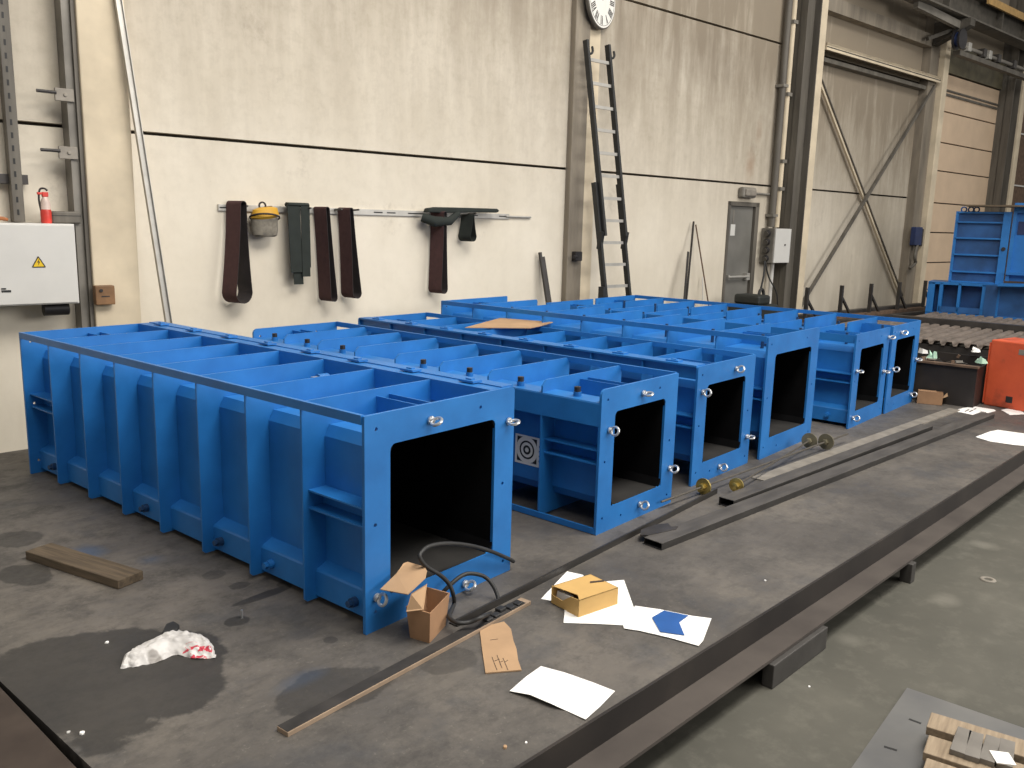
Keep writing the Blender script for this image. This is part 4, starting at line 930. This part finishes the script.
# ---------------------------------------------------------------- right bay: bracing, beams, rack
r_ = wthing('cross_bracing', 'crossed steel brace bars on the wall right of the dark column', 'bracing', 11.2, .02, 0)
MB().bar((-.22, -.06, 4.22), (3.75, -.06, .42), .07, .04, (0, -1, 0)).build('brace_bar', M['cream_col'], r_)
MB().bar((-.22, -.095, 4.24), (3.75, -.095, .44), .02, .02, (0, -1, 0)).build('brace_edge', M['col_dark'], r_)
MB().bar((3.72, -.15, 4.42), (-.34, -.15, .50), .045, .045, (0, -1, 0)).build('brace_bar', M['col_dark'], r_)
r_ = wthing('wall_beam_shade', 'pale horizontal beam across the right bay above the bracing', 'beam', 11.0, .0, 4.45)
MB().box(0, 4.0, -.24, 0, .08, .12).box(0, 4.0, -.24, -.21, .02, .12).build('beam_web', M['cream_col'], r_)
MB().box(0, 3.68, -.14, 0, -.12, -.06).build('shade_strip', M['col_dark'], r_)  # dark strip on the wall in place of the shade below the beam
MB().box(0, 4.0, -.242, -.24, .055, .07).build('groove', M['sign_black'], r_)
r_ = wthing('wall_beam_shade', 'grey bar standing in for a shadow band near the top of the right bay', 'beam', 11.0, .0, 5.15)
MB().box(0, 3.68, -.16, 0, -.10, .10).build('beam_web', M['col_grey'], r_)  # solid grey bar, shaped to stand for a soft band of shade
# crane runway
r_ = wthing('crane_runway', 'yellow edged crane runway girder running along the right wall at the top', 'crane girder', 11.0, .55, 5.5)
MB().box(.6, 9.5, -.16, .16, .36, .40).build('top_flange', M['girder'], r_)
MB().box(.6, 9.5, -.015, .015, .0, .36).build('web', M['girder'], r_)
MB().box(.6, 9.5, -.15, .15, -.03, 0).build('bottom_flange', M['col_dark'], r_)
MB().box(4.4, 9.5, -.20, -.16, .30, .42).build('yellow_strip', M['yellow_girder'], r_)
for x_ in (1.2, 3.0, 5.3, 6.6, 7.9): MB().box(x_-.02, x_+.02, -.13, .13, 0, .36).build('stiffener', M['girder'], r_)
r_ = wthing('column_bracket', 'dark bracket arm on the far column carrying the runway girder', 'bracket', 14.72, .17, 4.95)
MB().extr([(-.05, 0, .12), (-.05, 0, .50), (-.05, -.60, .50), (-.05, -.60, .38)], (.20, 0, 0)).build('bracket_arm', M['girder'], r_)
MB().bar((-.5, -.1, .15), (0, -.3, .35), .06, .06).build('strut', M['girder'], r_)
MB().bar((-1.6, -.35, .48), (.05, -.4, .40), .08, .12).build('strut', M['grey_paint'], r_)
r_ = wthing('cable_festoon', 'row of pale pipe clamps and cables below the crane runway', 'festoon', 15.0, .50, 5.08)
MB().cyl((0, 0, 0), (3.4, 0, 0), .035, 10).build('pipe', M['grey_paint'], r_, smooth=True)
MB().box(-.1, 3.4, -.06, .06, -.18, -.10).build('track', M['col_dark'], r_)
for x_ in (.3, 1.0, 1.25, 1.7, 2.5): MB().box(x_-.06, x_+.06, -.07, .07, -.07, .08).build('clamp', M['alu'] if x_ in (1.25, .3) else M['dark_steel'], r_, bevel=.01)
r_ = wthing('cable_reel', 'dark round cable reel beside the far column at the top', 'reel', 14.70, .62, 5.12)
MB().cyl((0, -.02, 0), (0, -.05, 0), .17, 24).cyl((0, .05, 0), (0, .08, 0), .17, 24).build('cheek', M['plug'], r_, smooth=True)
MB().cyl((0, -.02, 0), (0, .05, 0), .12, 18).build('drum', M['navy'], r_, smooth=True)
# dark sign on column 3
r_ = wthing('telephone_box', 'small navy blue box on the far grey column', 'box', 14.78, .165, 1.60)
MB().box(-.15, .12, -.10, 0, 0, .33).build('box_body', M['navy'], r_, bevel=.01); MB().box(.13, .22, -.08, -.0, -.02, .30).build('side_plate', M['plug'], r_, bevel=.01)
MB().tube(smooth_path([(.0, -.08, 0), (-.10, -.1, -.2), (-.02, -.09, -.32), (-.16, -.06, -.42)], 5), .03, 8).build('cord', M['col_dark'], r_, smooth=True)
# stock rack
rk = wthing('stock_rack', 'low dark steel stock rack with upright arms along the right wall', 'rack', 11.0, .80, 0)
MB().box(-.95, 3.6, -.40, .42, .10, .20).box(-.95, 3.6, -.42, -.36, .0, .44).box(-.95, 3.6, .38, .44, 0, .52).build('rack_base', M['dark_steel'], rk)
for x_ in (-.75, .27, 1.23, 2.24, 3.25):
    p_ = MB().box(x_-.022, x_+.022, .08, .13, .1, 1.0).build('upright', M['dark_steel'], rk)
    MB().bar((x_, .105, .84), (x_+.42, .105, .46), .035, .03, (0, 1, 0)).build('brace', M['dark_steel'], p_)
LB = ('nearest the aisle', 'second from the aisle', 'third from the aisle', 'fourth from the aisle', 'nearest the wall')
for i in range(5):
    z_ = .20; c_ = wp(12.3, .80+.30-.135*i-.02, z_); r2 = MB().box(-2.1, 2.2, -.055, .055, 0, .20+.045*i).build('steel_billet', M['rust'] if i % 2 else M['dark_steel'], None, c_, WA, bevel=.006)
    tag(r2, 'long dark steel billet lying in the stock rack, '+LB[i], 'steel billet', 'billets in the stock rack')

# background blue fabrications
BZ = .55; P0 = at(925, 312.5, BZ); BR_ = math.radians(-82)
r_ = thing('blue_duct_frame', 'lower blue steel duct frame with two dark windows in the far right background', 'duct frame', P0, BR_)
W_, H_ = 2.6, .50
o = MB().box(0, W_, 0, .6, -.02, .02).box(0, W_, 0, .6, H_-.03, H_+.01)
for x_, w_ in ((0, .10), (.17, .05), (.44, .04), (.78, .05), (.98, .05), (1.5, .05), (2.0, .05), (2.5, .05)): o.box(x_, x_+w_, 0, .6, 0, H_)
o.build('frame', M['blue'], r_)
MB().box(.02, W_-.02, .22, .27, 0, H_).build('back_panel', M['blue_old'], r_)
MB().box(.83, 1.0, -.01, .0, 0, H_).box(1.02, 2.5, .02, .03, .02, H_-.03).box(.18, .80, .0, .02, .03, .12).build('side_plate', M['blue_old'], r_)
MB().extr([(1.0, -.25, H_+.0), (2.5, -.25, H_+.06), (2.5, .0, H_+.06), (1.0, .0, H_+.01)], (0, 0, .03)).build('sloped_flange', M['blue'], r_)
o = MB()
for x_ in (.15, 1.3, 2.4): o.box(x_-.08, x_+.08, .05, .55, -BZ, -.02)
o.build('support', M['dark_steel'], r_)
def fr_pt(x, y, z): return P0+Matrix.Rotation(BR_, 3, 'Z') @ Vector((x, y, z))
r_ = thing('blue_wall_panel', 'tall blue steel panel with four horizontal ribs standing in the far background', 'steel panel', fr_pt(.27, .12, H_+.012), BR_)
W_, H2 = .78, 1.12
MB().box(0, W_, .06, .10, 0, H2).build('sheet', M['blue_old'], r_)
MB().box(0, .04, .02, .16, 0, H2).box(W_-.11, W_, -.02, .2, 0, H2).build('side_flange', M['blue'], r_)
for z_ in (.0, .16, .43, .69, .94, H2-.03): MB().box(.04, W_-.11, .0, .06, z_, z_+.025).build('rib', M['blue'], r_)
for x_ in (.10, .20, .28): MB().torus((x_, .08, H2+.03), (0, 1, 0), .038, .012, 16, 6).build('lifting_eye', M['blue_old'], r_, smooth=True)
MB().cyl((W_-.055, -.02, .55), (W_-.055, -.035, .55), .03, 12).build('port', M['plug'], r_)
r_ = thing('blue_duct_frame', 'blue steel frame piece right of the tall ribbed panel at the edge', 'duct frame', fr_pt(1.07, .12, H_+.07), BR_)
MB().box(0, 1.0, .06, .10, 0, 1.05).build('sheet', M['blue'], r_)
MB().box(0, .05, -.02, .2, 0, 1.05).box(.55, .60, -.02, .2, 0, 1.05).box(0, 1.0, -.02, .2, 1.20, 1.05).box(0, 1.0, -.06, .2, .10, .14).build('flange', M['blue'], r_)
MB().box(.08, .50, .05, .058, .72, .92).build('window', M['navy'], r_)
o = MB().box(0, 1.9, -.25, .25, 0, .025).build('board', M['plank'], None, fr_pt(.42, .15, H_+H2+.085), BR_); tag(o, 'brown board lying on top of the tall blue panel in the background', 'board')
# scrap trough at the end of the platform
tr = thing('scrap_trough', 'long dark steel trough of scrap beyond the end of the duct row', 'trough', (8.85, 1.83, PL), 0)
LT, WT, HT = 3.6, .95, .375
MB().box(0, .02, 0, LT, 0, HT).build('side_plate', M['beam'], tr)
MB().box(WT-.02, WT, 0, LT, 0, HT).build('side_plate', M['beam'], tr)
MB().box(.02, WT-.02, 0, .02, 0, HT).build('end_plate', M['beam'], tr); MB().box(.02, WT-.02, LT-.02, LT, 0, HT).build('end_plate', M['beam'], tr)
MB().box(-.03, .05, -.01, LT, HT, HT+.018).build('top_rim', M['rust'], tr); MB().box(.02, WT-.02, .02, LT-.02, .0, .02).build('bottom', M['beam'], tr)
random.seed(5); o = MB()
for i in range(150):
    x_ = random.uniform(.1, .85); y_ = random.uniform(.1, LT-.1); L_ = random.uniform(.04, .2)
    a_ = Vector((x_, y_, .28+random.random()*.10)); b_ = a_+Vector((random.uniform(-1, 1)*L_*.3, random.uniform(-1, 1)*L_*.5, random.uniform(-.3, .3)*L_))
    if abs((b_-a_).length) < .01: continue
    a_.x = min(max(a_.x, .07), WT-.07); b_.x = min(max(b_.x, .07), WT-.07); o.bar(a_, b_, random.uniform(.02, .08), random.uniform(.01, .04), mi=random.randint(0, 2))
o.box(.03, WT-.03, .03, LT-.03, .02, .28, mi=0)
o = o.build('metal_scrap', [M['dark_steel'], M['rust'], M['grey_paint']], None, (8.85, 1.83, PL)); tag(o, 'heap of dark metal scrap filling the trough', 'scrap', kind='stuff')
for (u, v, r0, mat, lab) in ((932, 358, .05, M['green_scrap'], 'pale green wrapper on the scrap trough, next to the last blue duct'), (981, 363, .05, M['green_scrap'], 'pale green wrapper on the scrap trough, next to the orange block'), (976, 352, .04, M['paper'], 'white crumpled scrap lying at the back of the trough'), (922, 353, .04, M['paper'], 'white crumpled scrap close to the last blue duct flange')):
    p = at(u, v, PL+.42); random.seed(int(u)); o = MB(); n = 7
    b0 = [Vector((r0*random.uniform(.6, 1.2)*math.cos(2*math.pi*i/n), r0*1.3*random.uniform(.6, 1.2)*math.sin(2*math.pi*i/n), 0)) for i in range(n)]
    b1 = [q*random.uniform(.3, .9)+Vector((0, 0, r0*random.uniform(.3, 1.5))) for q in b0]; tp = Vector((r0*.3, 0, r0*.6))
    o.add(b0+b1+[tp], [list(range(n))[::-1]]+[(i, (i+1) % n, n+(i+1) % n, n+i) for i in range(n)]+[(n+i, n+(i+1) % n, 2*n) for i in range(n)])
    o = o.build('wrapper_scrap', mat, None, p); tag(o, lab, 'litter')
# corrugated sheet stacks beyond
def corr(x0, x1, y0, y1, z, lab, pitch=.125, amp=.045):
    r_ = thing('corrugated_sheet', lab, 'corrugated sheet', ((x0+x1)/2, (y0+y1)/2, 0))
    n = int((y1-y0)/pitch); top = []
    for i in range(n+1):
        yy = y0+i*pitch-(y0+y1)/2
        for f, zz in ((0, 0), (.28, 0), (.42, amp), (.86, amp)): top.append((yy+f*pitch, zz))
    hx = (x1-x0)/2; vs = []; fs = []
    for yy, zz in top: vs += [(-hx, yy, z+zz), (hx, yy, z+zz), (-hx, yy, z+zz-.008), (hx, yy, z+zz-.008)]
    for i in range(len(top)-1):
        a_, b_ = 4*i, 4*i+4; fs += [(a_, a_+1, b_+1, b_), (a_+2, b_+2, b_+3, a_+3), (a_, b_, b_+2, a_+2), (a_+1, a_+3, b_+3, b_+1)]
    MB().add(vs, fs).build('sheet', M['corrugated'], r_)
    h = (y1-y0)/2
    MB().box(-hx+.03, -hx+.13, -h, h, z-.12, z-.012).box(hx-.13, hx-.03, -h, h, z-.12, z-.012).build('cross_beam', M['dark_steel'], r_)
    k = MB()
    for yy in (-h+.2, 0, h-.2): k.box(-hx+.04, -hx+.12, yy-.04, yy+.04, 0, z-.12).box(hx-.12, hx-.04, yy-.04, yy+.04, 0, z-.12)
    k.build('trestle', M['dark_steel'], r_); return r_
corr(10.45, 12.35, -.6, 3.9, .60, 'nearer weathered corrugated steel sheet lying beyond the scrap trough')
corr(12.55, 14.25, -.6, 3.6, .60, 'farther weathered corrugated steel sheet in front of the blue background frame')
o = MB().box(-.06, .06, -2.4, 2.1, -.07, .07).build('steel_beam', M['dark_steel'], None, (12.44, 1.6, .60)); 
tag(o, 'dark steel beam lying between the two corrugated sheets', 'beam'); o.location.z = .64
# orange block
r_ = thing('orange_steel_block', 'worn orange red steel counterweight block at the right edge of the platform', 'steel block', (9.12, 1.80, PL), math.radians(-105))
MB().box(0, .70, 0, .42, 0, .63).build('block_body', M['orange'], r_, bevel=.012)
MB().box(.20, .26, -.002, .004, .06, .12).build('hole', M['sign_black'], r_)
MB().box(.26, .42, -.003, .004, .52, .57).build('plate', M['pale_steel'], r_)
MB().box(-.012, .0, -.0, .42, .02, .60).build('edge_strip', M['orange'], r_)
